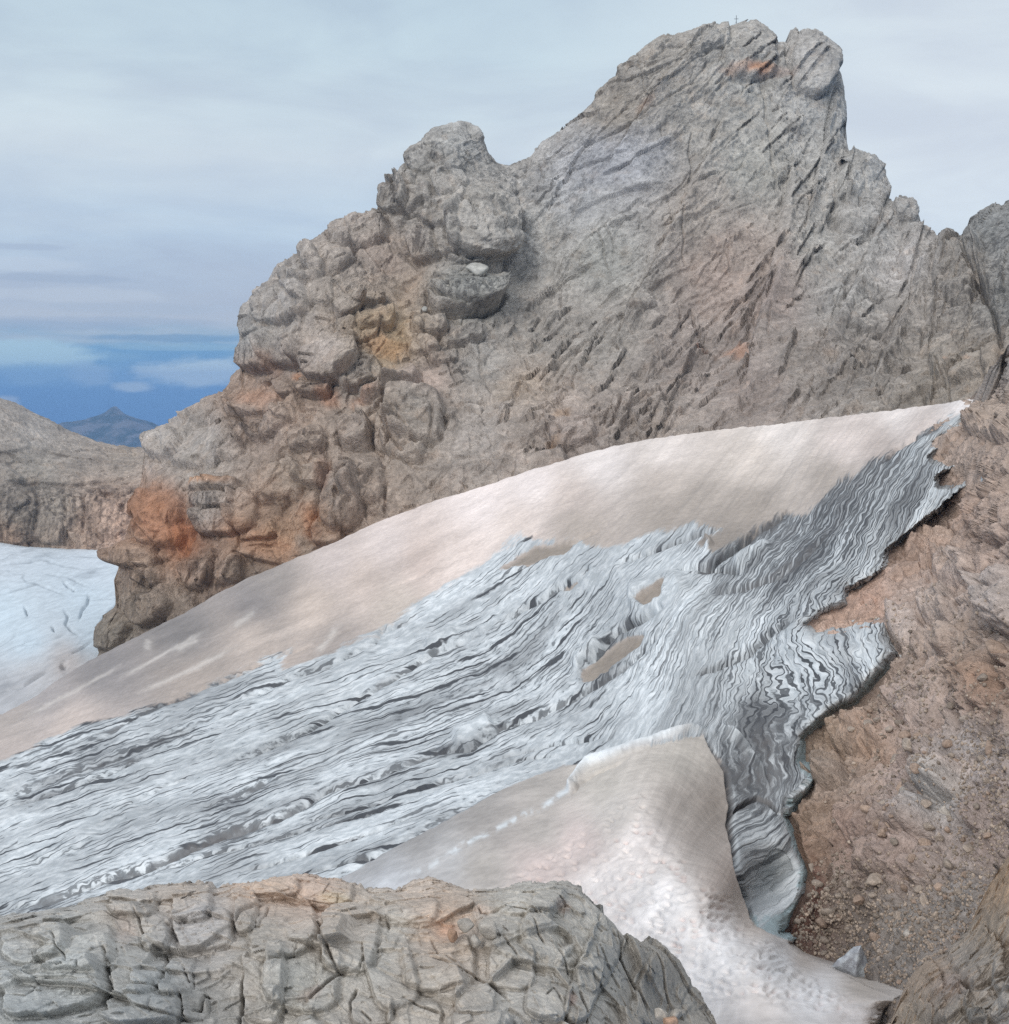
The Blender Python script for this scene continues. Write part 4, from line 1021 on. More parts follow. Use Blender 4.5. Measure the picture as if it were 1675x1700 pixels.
MTN_CRACKS = [
    ([(862, 285), (859, 320), (866, 372), (858, 410), (848, 435), (836, 458), (836, 495), (818, 520), (790, 527), (765, 520), (730, 505), (715, 485), (712, 455)], 4, 4), ([(880, 262), (868, 300)], 3, 2),
    ([(1258, 118), (1268, 150), (1271, 190), (1276, 235), (1284, 290), (1288, 330)], 2.2, 1.6), ([(1146, 513), (1152, 535), (1160, 555), (1166, 572), (1172, 582), (1187, 591)], 2.5, 2.2), ([(1035, 660), (1028, 680), (1017, 699), (1008, 716)], 3.5, 4), ([(1083, 660), (1068, 668), (1056, 675), (1040, 687), (1029, 701)], 2.5, 2.4),
    ([(996, 552), (978, 568), (960, 582), (940, 608), (922, 639), (895, 650)], 2.2, 1.6), ([(895, 675), (912, 678), (931, 679), (948, 692)], 2.5, 1.8), ([(859, 734), (889, 737), (905, 744), (914, 746), (922, 722)], 2.5, 1.8), ([(1148, 609), (1137, 620), (1125, 630)], 2.2, 1.8),
    ([(946, 254), (975, 242), (1010, 226), (1040, 212), (1061, 204), (1085, 195)], 2.2, 1.8), ([(996, 294), (1025, 282), (1053, 265)], 2.4, 1.8), ([(881, 347), (905, 342), (930, 330), (957, 319), (985, 300)], 2.4, 2), ([(939, 340), (957, 326)], 2, 1.6), ([(892, 308), (921, 261)], 2, 1.2), ([(895, 283), (925, 262), (960, 248)], 1.8, 1.2),
    ([(1594, 400), (1600, 415), (1607, 440), (1615, 462), (1635, 494), (1650, 520), (1657, 550), (1662, 573), (1672, 584)], 3.5, 4), ([(1532, 547), (1529, 585)], 2.2, 2), ([(1518, 615), (1490, 634), (1465, 653), (1453, 670)], 2.5, 2.4), ([(1640, 585), (1612, 609), (1580, 612), (1553, 617)], 2.2, 2), ([(1500, 575), (1516, 574), (1530, 570)], 2, 1.6),
    ([(1390, 430), (1410, 428)], 2, 1.6), ([(1440, 440), (1420, 470), (1400, 500)], 3, 1.8), ([(1306, 75), (1305, 100), (1318, 130)], 3, 2), ([(1165, 92), (1185, 82), (1200, 74)], 2.4, 1.8), ([(1198, 88), (1215, 76), (1230, 69)], 2.4, 1.8), ([(1165, 118), (1173, 106)], 2, 1.6), ([(1262, 108), (1278, 95)], 2, 1.6), ([(1310, 125), (1320, 108)], 2, 1.4),
    ([(1010, 226), (1060, 200), (1090, 180), (1120, 158), (1145, 140), (1170, 115)], 2.2, 1.4), ([(1180, 225), (1195, 205), (1200, 195)], 2, 1.4), ([(1188, 342), (1202, 336)], 2.2, 1.8), ([(1180, 418), (1184, 413)], 2.2, 1.8), ([(1110, 505), (1125, 492), (1135, 478)], 2.5, 1.6), ([(930, 480), (932, 510), (930, 540)], 2.4, 1.4),
    ([(620, 345), (650, 380), (665, 410), (690, 440), (705, 460)], 6, 2.5), ([(640, 390), (655, 420), (645, 440)], 2.5, 1.6), ([(655, 700), (680, 725), (700, 750)], 3, 2.2), ([(720, 680), (720, 710), (715, 735)], 2.5, 1.8), ([(655, 735), (664, 748), (675, 757)], 3, 2.2), ([(640, 808), (642, 840), (640, 860)], 3, 2.5), ([(543, 740), (540, 790), (528, 830), (522, 870), (512, 905)], 6, 5),
    ([(318, 830), (318, 870), (312, 900)], 5, 3.5), ([(470, 745), (462, 775)], 4, 2.5), ([(388, 690), (420, 715), (445, 735)], 4, 2), ([(333, 852), (366, 850), (385, 845)], 2.4, 1.6), ([(383, 850), (402, 872)], 2, 1.2), ([(480, 630), (500, 660), (505, 690)], 6, 3), ([(468, 655), (476, 690)], 3, 2), ([(275, 1020), (285, 1050)], 3, 1.4),
    ([(235, 955), (250, 980), (260, 985)], 5, 3), ([(790, 560), (800, 620), (820, 660)], 2.5, 1.2), ([(740, 600), (760, 640)], 2.5, 1.4), ([(885, 560), (890, 575)], 2.4, 1.8), ([(870, 590), (878, 615)], 2.4, 1.6), ([(780, 790), (800, 780), (820, 760)], 2, 1.2), ([(700, 830), (720, 800), (760, 780)], 2, 1.2)]
MTN_STAINS_REFLECTIONS = [(270, 850, 36, 56, 0, 166, 118, 90, .45), (302, 880, 14, 50, 0, 160, 98, 62, .6), (285, 930, 30, 30, 0, 152, 112, 86, .5), (350, 803, 44, 9, -4, 190, 138, 94, .8), (520, 870, 22, 44, 20, 152, 98, 64, .6), (540, 790, 14, 44, 8, 122, 74, 50, .6), (430, 665, 38, 24, 10, 174, 128, 102, .6), (490, 625, 12, 10, 0, 190, 122, 68, .7),  # orange and bluish patches paint window-glass reflections in, among the rock's own tints
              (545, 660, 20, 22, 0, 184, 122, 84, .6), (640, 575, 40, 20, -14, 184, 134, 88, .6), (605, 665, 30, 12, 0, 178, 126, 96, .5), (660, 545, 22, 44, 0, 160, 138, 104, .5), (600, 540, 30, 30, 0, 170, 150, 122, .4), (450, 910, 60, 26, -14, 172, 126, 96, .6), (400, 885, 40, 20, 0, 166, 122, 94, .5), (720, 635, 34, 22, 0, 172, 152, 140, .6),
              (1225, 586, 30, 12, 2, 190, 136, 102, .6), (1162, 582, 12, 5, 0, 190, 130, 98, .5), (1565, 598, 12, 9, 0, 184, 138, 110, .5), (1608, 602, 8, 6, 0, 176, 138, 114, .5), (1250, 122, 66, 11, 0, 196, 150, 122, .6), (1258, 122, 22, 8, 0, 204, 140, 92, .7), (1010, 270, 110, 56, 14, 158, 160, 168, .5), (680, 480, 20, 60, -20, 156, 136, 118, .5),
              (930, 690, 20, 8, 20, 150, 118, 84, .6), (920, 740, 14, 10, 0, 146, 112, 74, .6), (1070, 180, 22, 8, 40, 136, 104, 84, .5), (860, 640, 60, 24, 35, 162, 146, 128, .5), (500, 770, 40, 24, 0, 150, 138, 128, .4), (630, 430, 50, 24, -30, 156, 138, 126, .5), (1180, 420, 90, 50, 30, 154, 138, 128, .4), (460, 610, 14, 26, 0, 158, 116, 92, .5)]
STREAKS = [(772, 492, 62, 36, 1), (712, 548, 30, 18, 1), (766, 562, 34, 14, .8), (655, 332, 24, 28, 1), (715, 258, 34, 16, 1), (700, 400, 28, 44, .9), (430, 600, 34, 34, .9), (425, 715, 40, 16, 1), (356, 840, 46, 30, .9), (240, 980, 40, 60, .9), (350, 960, 60, 50, .8), (570, 850, 36, 40, .8), (515, 740, 40, 30, .8), (690, 690, 44, 44, .6), (605, 810, 30, 40, .6), (1600, 520, 70, 70, .8), (1660, 460, 30, 90, .9),
           (1450, 580, 90, 70, .6), (900, 520, 80, 60, .4), (740, 600, 60, 24, .6), (500, 640, 40, 30, .8), (1030, 130, 80, 50, .4)]


_sk = np.arange(62, 1850, 2.0)
SDSKY = sdpoly([(float(u), float(SKYLINE(u))) for u in _sk[::3]] + [(1850, 1900), (62, 1900)])


def build_mountain():
    bot = curve([(60, 1330), (170, 1180), (520, 1000), (800, 890), (1000, 830), (1300, 790), (1640, 740), (1900, 760)])
    U, V = sheet(62, 1850, SKYLINE, bot, jit=3.6, seed=3)
    D = D_MTN(U, V)
    # the rock rounds away from us towards the skyline
    sky = SDSKY(U, V)
    D = D + 16.0 * np.exp(-np.clip(sky, 0, None) / 12.0)
    P = pos(U, V, D).astype(f32)
    nb = 8
    P = with_back(P, [(4, .6), (10, 4), (18, 12), (30, 28), (50, 60), (80, 110), (120, 170), (180, 230)])
    U, V = pad(U, nb), pad(V, nb)
    N = grid_normals(P); s = np.sign((N * -P).sum(-1)); N[:-nb] *= np.where(s == 0, 1, s)[:-nb, :, None]
    N[-nb:] = N[-nb - 1:-nb]
    # push relief mostly along the local wall, softened so that steep columns do not tear
    N = N + 0.6 * np.array([0, -1, 0.25], f32); N /= np.linalg.norm(N, axis=-1, keepdims=True)
    wob = (fbm(P, 11.0, 3, 101), fbm(P, 11.0, 3, 102))
    butt = np.clip(BUTT(U, V), 0, 1)                   # 1 = blocky buttress, 0 = great slabby face
    Pw = P + 6.0 * np.stack([fbm(P, 40, 3, 103), 0 * U, fbm(P, 40, 3, 104)], -1)
    h = butt * (blocks(P, 22, 2.6, 105, (1.0, 1, 1.1), 6, .15, .2) + blocks(P, 8.0, 1.5, 106, (.8, 1, 1.5), 6, .12, .35))
    w60 = sstep(1180, 1460, U)
    face = (1 - w60) * (blocks(Pw, 17, 1.7, 107, (2.6, 1, .62), 37, .35, .15) + blocks(Pw, 6.2, 0.65, 108, (2.4, 1, .7), 40, .35, .2))
    face = face + w60 * (blocks(Pw, 17, 2.2, 109, (2.4, 1, .62), 58, .35, .15) + blocks(Pw, 6.2, 0.7, 110, (2.5, 1, .65), 60, .35, .2))
    h += (1 - butt) * face
    h += (1 - 0.7 * butt) * ((1 - w60) * (slabs(P, 9.0, 3.2, 36, 131) + slabs(P, 3.6, 1.1, 40, 141)) + w60 * (slabs(P, 9.0, 3.2, 58, 151) + slabs(P, 3.6, 1.1, 62, 161)))
    h += butt * slabs(P, 7.0, 0.9, 8, 171)
    h += blocks(P, 3.0, 0.34, 111, (1.3, 1, .8), 25, .3, .2) + blocks(P, 1.4, 0.2, 112, (1.2, 1, .8), 20, .3, .2)
    h += (1.6 - .6 * butt) * fbm(P, 26, 3, 113, .5) + 0.28 * fbm(P, 6.0, 4, 114, .6) + 0.2 * fbm(P, 1.6, 3, 115, .6)
    sky2 = SDSKY(U, V); sky2[-nb:] = 5
    sm = np.zeros_like(h)
    for (u, v, ru, rv) in ((330, 765, 52, 26), (420, 672, 34, 18), (718, 632, 34, 20), (660, 480, 24, 40), (640, 420, 26, 24), (600, 770, 26, 26), (345, 735, 40, 20)):
        sm = np.maximum(sm, np.exp(-((U - u) / ru) ** 2 - ((V - v) / rv) ** 2))
    h = h * (1 - 0.75 * sm)
    h = h * (0.45 + 0.55 * sstep(0, 9, sky2))
    add_bulges(U, V, h, [(a, b, c, d, e, f * (1.0 if a < 1000 else .6), g + .7) for a, b, c, d, e, f, g in MTN_BULGES], wob, .2, .7)
    add_cracks(U, V, h, MTN_CRACKS, wob)
    ang = lambda u, v: float(np.interp(u, [850, 1000, 1200, 1350, 1500, 1650], [30, 36, 44, 54, 62, 70])) + (v - 400) * .02
    led = strokes(85, 5, (860, 1380, 60, 740), ang, (70, 280), (.6, 2.6), (10, 30)) + strokes(65, 6, (1250, 1690, 120, 680), ang, (70, 260), (.6, 2.8), (10, 30)) + strokes(110, 7, (850, 1690, 60, 740), ang, (14, 60), (.4, 1.3), (4, 9))
    led += strokes(70, 10, (820, 1250, 540, 770), lambda u, v: 48.0, (40, 130), (1.0, 3.2), (10, 26)) + strokes(40, 11, (820, 1250, 560, 770), lambda u, v: -50.0, (25, 80), (.8, 2.4), (8, 18))
    led += [([(1318, 250), (1308, 330), (1303, 415), (1285, 500), (1262, 570), (1238, 650)], 60, 6.0), ([(1475, 330), (1448, 420), (1410, 510), (1370, 590), (1340, 660)], 60, 6.0), ([(1215, 170), (1160, 300), (1110, 400), (1050, 500), (1010, 600)], 60, 4.0), ([(1110, 120), (1050, 210), (985, 300), (930, 400)], 40, 3.0), ([(1545, 400), (1520, 500), (1480, 590), (1440, 660)], 50, 5.0), ([(1395, 110), (1370, 220), (1345, 330), (1330, 400)], 40, 4.0)]
    led += strokes(130, 8, (180, 860, 240, 1000), lambda u, v: 6.0, (16, 60), (.6, 2.0), (6, 14)) + strokes(140, 9, (180, 860, 240, 1000), lambda u, v: -82.0, (18, 60), (.6, 1.8), (4, 10))
    add_ledges(U, V, h, led, wob)
    add_cracks(U, V, h, [(p, 1.6, a_) for p, _, a_ in strokes(45, 12, (860, 1660, 90, 720), lambda u, v: -78.0, (40, 150), (.6, 1.8)) + strokes(40, 13, (860, 1660, 90, 720), lambda u, v: 10.0, (30, 90), (.6, 1.6))], wob)
    P2 = P + N * h[..., None]
    tint = MTN_COL(U, V)
    nz = fbm(P, 9.0, 4, 121)
    tint = tint * (1 + 0.14 * nz[..., None] * np.array([1.0, 1.03, 1.08], f32))
    patches(U, V, tint, MTN_STAINS_REFLECTIONS, nz)
    st = np.zeros_like(h) + 0.12
    for (u, v, ru, rv, s) in STREAKS:
        st = np.maximum(st, s * np.clip(1.25 - np.hypot((U - u) / ru, (V - v) / rv) - 0.4 * nz, 0, 1))
    o = mesh_from_grid('mountain', P2, {'tint': tint, 'streak': np.clip(st, 0, 1)}, rock_mat('limestone_cliff', 0.5, streak_dark=0.38, gain=1.28))
    tag(o, 'grey limestone peak with a blocky left buttress and a notched summit', 'mountain', kind='structure')
    return U, V, P2


BUTT = tps([(200, 1000, 1), (300, 800, 1), (500, 600, 1), (600, 400, 1), (760, 230, 1), (700, 700, 1), (800, 420, 1), (850, 300, .6), (900, 500, .1), (880, 700, .5), (1000, 700, .35), (1000, 400, 0), (1200, 300, 0), (1230, 60, .4), (1350, 80, .4), (1300, 600, 0), (1500, 400, .1), (1500, 650, .1), (1650, 400, .4), (1050, 100, .3)])


# ------------------------------------------------------------------ far ridge and its glacier on the left
def build_far_ridge():
    top = curve([(-300, 610), (-60, 640), (0, 661), (30, 672), (60, 688), (90, 704), (120, 717), (150, 729), (185, 738), (215, 740), (245, 742), (300, 760), (420, 800)])
    bot = lambda u: 0 * u + 960.0
    U, V = sheet(-250, 400, top, bot, jit=2.0, seed=14, step=STEP * 1.15)
    D = tps([(-250, 640, 1020), (0, 665, 1010), (120, 718, 1030), (245, 742, 1040), (0, 760, 930), (120, 780, 930), (245, 780, 940), (0, 800, 905), (120, 815, 905), (240, 830, 905), (0, 900, 880), (120, 905, 880), (240, 900, 870), (-250, 900, 900), (400, 900, 880), (400, 780, 1000), (100, 960, 870)], inv=True)(U, V)
    D = D + 14 * np.exp(-np.clip(V - top(U), 0, None) / 9.0)
    P = pos(U, V, D).astype(f32)
    nb = 6
    P = with_back(P, [(8, 1), (20, 8), (45, 30), (90, 75), (160, 150), (260, 260)])
    U, V = pad(U, nb), pad(V, nb)
    N = np.zeros_like(P); N[..., 1] = -0.9; N[..., 2] = 0.43
    cliff = sstep(795, 815, V) + 0 * U
    h = blocks(P, 30, 3.5, 131, (1.2, 1, .7), 5, .3, .4) + blocks(P, 11, 2.2, 132, (1, 1, 1.2), 0, .3, .6) * (0.35 + 0.65 * cliff) + 1.6 * fbm(P, 14, 5, 133, .6)
    h += blocks(P, 5, 0.9, 135, (1, 1, 1.3), 0, .3, .6)
    k = np.zeros_like(h)
    add_cracks(U, V, h, [([(0, 808), (60, 802), (120, 806), (180, 800), (240, 790)], 3, 4), ([(150, 770), (190, 760), (235, 752)], 3, 3), ([(60, 820), (58, 890)], 3, 3), ([(105, 815), (108, 895)], 3, 3), ([(140, 830), (135, 890)], 3, 3)], (fbm(P, 25, 3, 136), fbm(P, 25, 3, 137)))
    tint = colours([(0, 690, 158, 150, 142), (60, 710, 152, 146, 140), (120, 740, 146, 138, 130), (200, 760, 146, 136, 126), (60, 780, 136, 130, 122), (20, 850, 112, 106, 99), (40, 870, 118, 112, 104), (100, 850, 138, 130, 120), (140, 870, 160, 138, 122), (190, 860, 170, 146, 130), (220, 880, 170, 144, 128), (20, 895, 150, 126, 108), (-200, 800, 130, 124, 116), (350, 850, 140, 130, 120)], 1.0)(U, V)
    tint = tint * (1 + 0.14 * fbm(P, 20, 4, 138)[..., None])
    o = mesh_from_grid('ridge', P + N * h[..., None], {'tint': tint, 'streak': 0.15 + 0.75 * cliff}, rock_mat('ridge_rock', 1.0, streak_dark=0.45))
    tag(o, 'low grey rock ridge with a streaked cliff behind the far ice', 'ridge', kind='structure')

    top = curve([(-300, 900), (0, 899), (60, 900), (120, 906), (200, 907), (400, 915)])
    U, V = sheet(-260, 460, top, lambda u: 0 * u + 1290.0, step=STEP * 1.2)
    D = tps([(-250, 900, 890), (0, 900, 885), (200, 907, 880), (0, 1000, 680), (150, 1000, 660), (150, 1090, 480), (0, 1100, 520), (0, 1165, 430), (100, 1130, 440), (200, 1200, 380), (400, 1200, 400), (-250, 1100, 540), (0, 1290, 370)], inv=True)(U, V)
    P = pos(U, V, D).astype(f32)
    r1 = fbm(P * np.array([1, .35, 1], f32), 22, 4, 141); r2 = fbm(P, 60, 4, 142, ridged=True)
    h = 0.9 * r1 + 1.2 * fbm(P, 70, 3, 143)
    wob = (fbm(P, 18, 3, 144), fbm(P, 18, 3, 145))
    cracks = [([(106, 1010), (112, 1022), (108, 1035), (117, 1045), (130, 1055)][::-1], 2, 1.5), ([(147, 988), (146, 1000), (136, 1012), (131, 1030)], 2, 1.5), ([(105, 965), (115, 975), (124, 982)], 1.6, 2), ([(40, 1007), (45, 1022)], 1.6, 2), ([(86, 1038), (90, 1048)], 1.6, 2),
              ([(200, 1000), (180, 1015), (165, 1035)], 1.6, 2), ([(108, 1102), (104, 1112)], 4, 2), ([(70, 950), (110, 958), (150, 975)], 1.3, 1.2), ([(20, 980), (60, 968), (110, 990)], 1.3, 1.2), ([(0, 940), (70, 930), (140, 945), (190, 940)], 1.2, 1.0),
              ([(30, 1070), (70, 1066), (110, 1052)], 1.3, 1.2), ([(0, 1130), (60, 1110), (120, 1085), (160, 1060)], 1.5, 1.5), ([(0, 1150), (40, 1140), (90, 1110)], 1.5, 1.5)]
    add_cracks(U, V, h, cracks, wob)
    N = grid_normals(P); N[N[..., 2] < 0] *= -1
    tint = colours([(0, 920, 205, 212, 218), (150, 930, 202, 210, 217), (0, 1020, 204, 217, 225), (140, 1000, 200, 212, 220), (50, 1070, 198, 212, 221), (150, 1060, 188, 200, 208), (60, 1120, 196, 194, 194), (110, 1100, 186, 176, 170), (20, 1155, 180, 180, 182), (200, 1150, 170, 165, 160)], 0.95)(U, V)
    k = np.zeros_like(h)
    add_cracks(U, V, k, [(c[0], c[1] * 1.0, -.32) for c in cracks], wob)
    ln = sstep(0.03, 0.0, np.abs(fbm(P * np.array([1, .5, 1], f32), 60, 3, 147))) * 0.35 * sstep(-0.2, .3, fbm(P, 90, 2, 148)) + sstep(0.18, 0.42, r1) * 0.28
    k = np.clip(k + ln, 0, .9)[..., None]
    tint = tint * (1 - k) + k * srgb(96, 104, 112)
    m, t = new_mat('far_ice')
    p = t.n('ShaderNodeNewGeometry', out=0)
    n1 = t.noise(t.vm('MULTIPLY', p, (1, .4, 1)), 0.25, 5, .65)
    g = t.step(n1, 0.3, 0.7, 0.88, 1.08)
    finish(t, t.mixc(1.0, t.attr('tint'), t.n('ShaderNodeCombineColor', g, g, g), 'MULTIPLY'), n1, .5, 1.0, .8, .2)
    o = mesh_from_grid('far_glacier', P + N * h[..., None], {'tint': tint}, m)
    tag(o, 'flat pale blue glacier with small crevasses, at the foot of the low ridge', 'glacier', kind='structure')


# ------------------------------------------------------------------ rock in front of us
OUT_TOP = curve([(-420, 1560), (-160, 1535), (0, 1524), (60, 1517), (120, 1508), (176, 1482), (182, 1478), (230, 1476), (262, 1468), (300, 1464), (345, 1464), (352, 1474), (370, 1472), (400, 1462), (440, 1455), (480, 1452), (520, 1456), (545, 1468), (580, 1473), (620, 1480), (655, 1482), (700, 1466), (715, 1461), (735, 1468), (790, 1481), (830, 1478), (860, 1470), (900, 1466),
                 (940, 1464), (962, 1470), (985, 1496), (1005, 1512), (1020, 1530), (1034, 1553), (1060, 1564), (1085, 1566), (1105, 1580), (1128, 1606), (1145, 1636), (1165, 1660), (1178, 1682), (1190, 1702), (1240, 1800)])
OUT_COL = colours([(60, 1530, 148, 145, 140), (200, 1510, 156, 150, 143), (300, 1480, 158, 148, 138), (440, 1470, 172, 154, 139), (520, 1480, 166, 148, 135), (100, 1570, 146, 144, 139), (330, 1530, 152, 149, 147), (200, 1580, 148, 146, 141), (40, 1620, 150, 151, 149), (120, 1600, 154, 156, 154), (260, 1650, 142, 143, 141), (430, 1560, 146, 141, 134), (500, 1620, 148, 146, 140), (590, 1530, 156, 147, 137),
                   (620, 1600, 150, 147, 141), (700, 1480, 160, 148, 137), (650, 1540, 152, 148, 141), (750, 1560, 150, 142, 132), (740, 1545, 160, 136, 118), (850, 1500, 154, 150, 143), (920, 1480, 152, 148, 141), (850, 1560, 150, 146, 139), (950, 1550, 146, 143, 137), (1000, 1600, 140, 137, 131), (1080, 1600, 136, 131, 124), (1120, 1660, 132, 127, 120), (700, 1640, 146, 140, 132), (850, 1660, 148, 144, 138), (350, 1690, 140, 137, 132), (50, 1690, 138, 140, 139)], 1.0)
OUT_CRACKS = [  # traced clefts
    ([(1020, 1530), (1032, 1560), (1030, 1590), (1045, 1620), (1062, 1650), (1078, 1690), (1085, 1710)], 3.5, .5), ([(517, 1520), (528, 1535), (540, 1560), (556, 1600), (565, 1617), (548, 1632), (520, 1655), (505, 1668)], 4, .55), ([(565, 1617), (580, 1612)], 3, .4), ([(500, 1575), (490, 1592), (470, 1600), (456, 1604)], 2, .22),
    ([(405, 1620), (400, 1655), (396, 1690), (395, 1710)], 4, .5), ([(96, 1550), (105, 1580), (122, 1612)], 2.5, .3), ([(143, 1617), (153, 1595)], 2.2, .22), ([(174, 1572), (185, 1600), (187, 1630)], 3.5, .5), ([(264, 1575), (276, 1605), (279, 1635)], 3, .4), ([(305, 1605), (316, 1635)], 2.5, .35), ([(310, 1682), (330, 1676), (338, 1652), (345, 1654)], 4, .6),
    ([(175, 1655), (186, 1692)], 3, .4), ([(10, 1650), (45, 1655), (62, 1640), (50, 1635)], 2.5, .3), ([(120, 1688), (145, 1682), (150, 1672)], 3, .35), ([(265, 1658), (264, 1690)], 2, .2), ([(586, 1690), (582, 1665), (594, 1640)], 3.5, .4), ([(603, 1570), (606, 1590), (598, 1615)], 2.5, .3), ([(640, 1515), (645, 1545)], 3.5, .35), ([(590, 1540), (620, 1525)], 2, .2),
    ([(700, 1588), (740, 1600), (790, 1620), (820, 1635), (850, 1665)], 3, .35), ([(835, 1555), (850, 1575), (860, 1592)], 3, .35), ([(792, 1503), (800, 1520), (820, 1515), (835, 1510)], 3, .35), ([(885, 1530), (892, 1550), (905, 1570)], 2.5, .3), ([(925, 1570), (940, 1600), (945, 1620)], 2.5, .3), ([(990, 1560), (1005, 1600), (1035, 1650)], 3, .35), ([(960, 1640), (975, 1680), (975, 1705)], 3, .4),
    ([(672, 1660), (700, 1675), (735, 1685)], 3, .35), ([(600, 1680), (620, 1700)], 3, .3), ([(812, 1650), (818, 1640), (850, 1650)], 2, .2), ([(925, 1490), (935, 1500), (940, 1505)], 3, .3), ([(730, 1592), (715, 1560)], 2.5, .25), ([(905, 1655), (920, 1640), (935, 1670)], 2.5, .3), ([(230, 1510), (232, 1545), (230, 1560)], 3, .35), ([(275, 1530), (290, 1550), (305, 1580)], 5, .5),
    ([(395, 1540), (402, 1520), (440, 1495)], 4, .5), ([(430, 1540), (445, 1500)], 3, .35), ([(300, 1540), (340, 1525)], 2.5, .25), ([(560, 1505), (545, 1510), (530, 1515)], 3, .35), ([(555, 1500), (562, 1485)], 2, .2), ([(640, 1545), (700, 1530), (720, 1525)], 2, .18), ([(780, 1545), (760, 1555), (740, 1550)], 4, .35)]
OUT_BULGES = [(130, 1575, 60, 44, 0, .55, 3.4), (60, 1560, 60, 34, 6, .45, 3), (225, 1612, 44, 44, -4, .6, 3.6), (298, 1620, 22, 40, -8, .5, 3.6), (90, 1640, 90, 44, 14, .8, 2.8), (240, 1672, 66, 34, 0, .9, 3.4), (255, 1625, 28, 16, 0, .4, 3), (325, 1668, 18, 26, 0, .4, 3), (340, 1545, 50, 34, 14, .5, 3.2), (260, 1550, 26, 30, 0, .45, 3), (320, 1505, 34, 30, 0, .5, 3),
              (410, 1515, 16, 34, -6, .6, 3.4), (470, 1545, 60, 50, 20, .5, 3.2), (505, 1620, 62, 60, -10, .5, 3.4), (440, 1630, 36, 70, -6, .5, 3.2), (583, 1555, 46, 60, -6, .7, 3.2), (670, 1510, 60, 26, -4, .3, 2.6), (220, 1500, 40, 22, 0, .4, 2.8), (440, 1475, 60, 16, 4, .3, 2.5), (540, 1480, 50, 16, 0, .3, 2.6),
              (730, 1600, 60, 46, 10, .5, 3), (790, 1660, 34, 30, 0, .45, 3.4), (650, 1610, 40, 70, 14, .4, 3), (850, 1600, 40, 40, 0, .4, 3), (910, 1655, 36, 40, -12, .5, 3.4), (970, 1640, 24, 60, -16, .5, 3.2), (930, 1540, 60, 60, -20, .5, 2.6), (1000, 1580, 30, 70, -24, .4, 2.8), (880, 1495, 60, 24, 6, .3, 2.6), (800, 1700, 50, 24, 0, .6, 3), (620, 1680, 36, 26, 0, .4, 3), (690, 1690, 44, 30, 0, .4, 3), (1100, 1640, 40, 70, -24, .3, 2.6)]


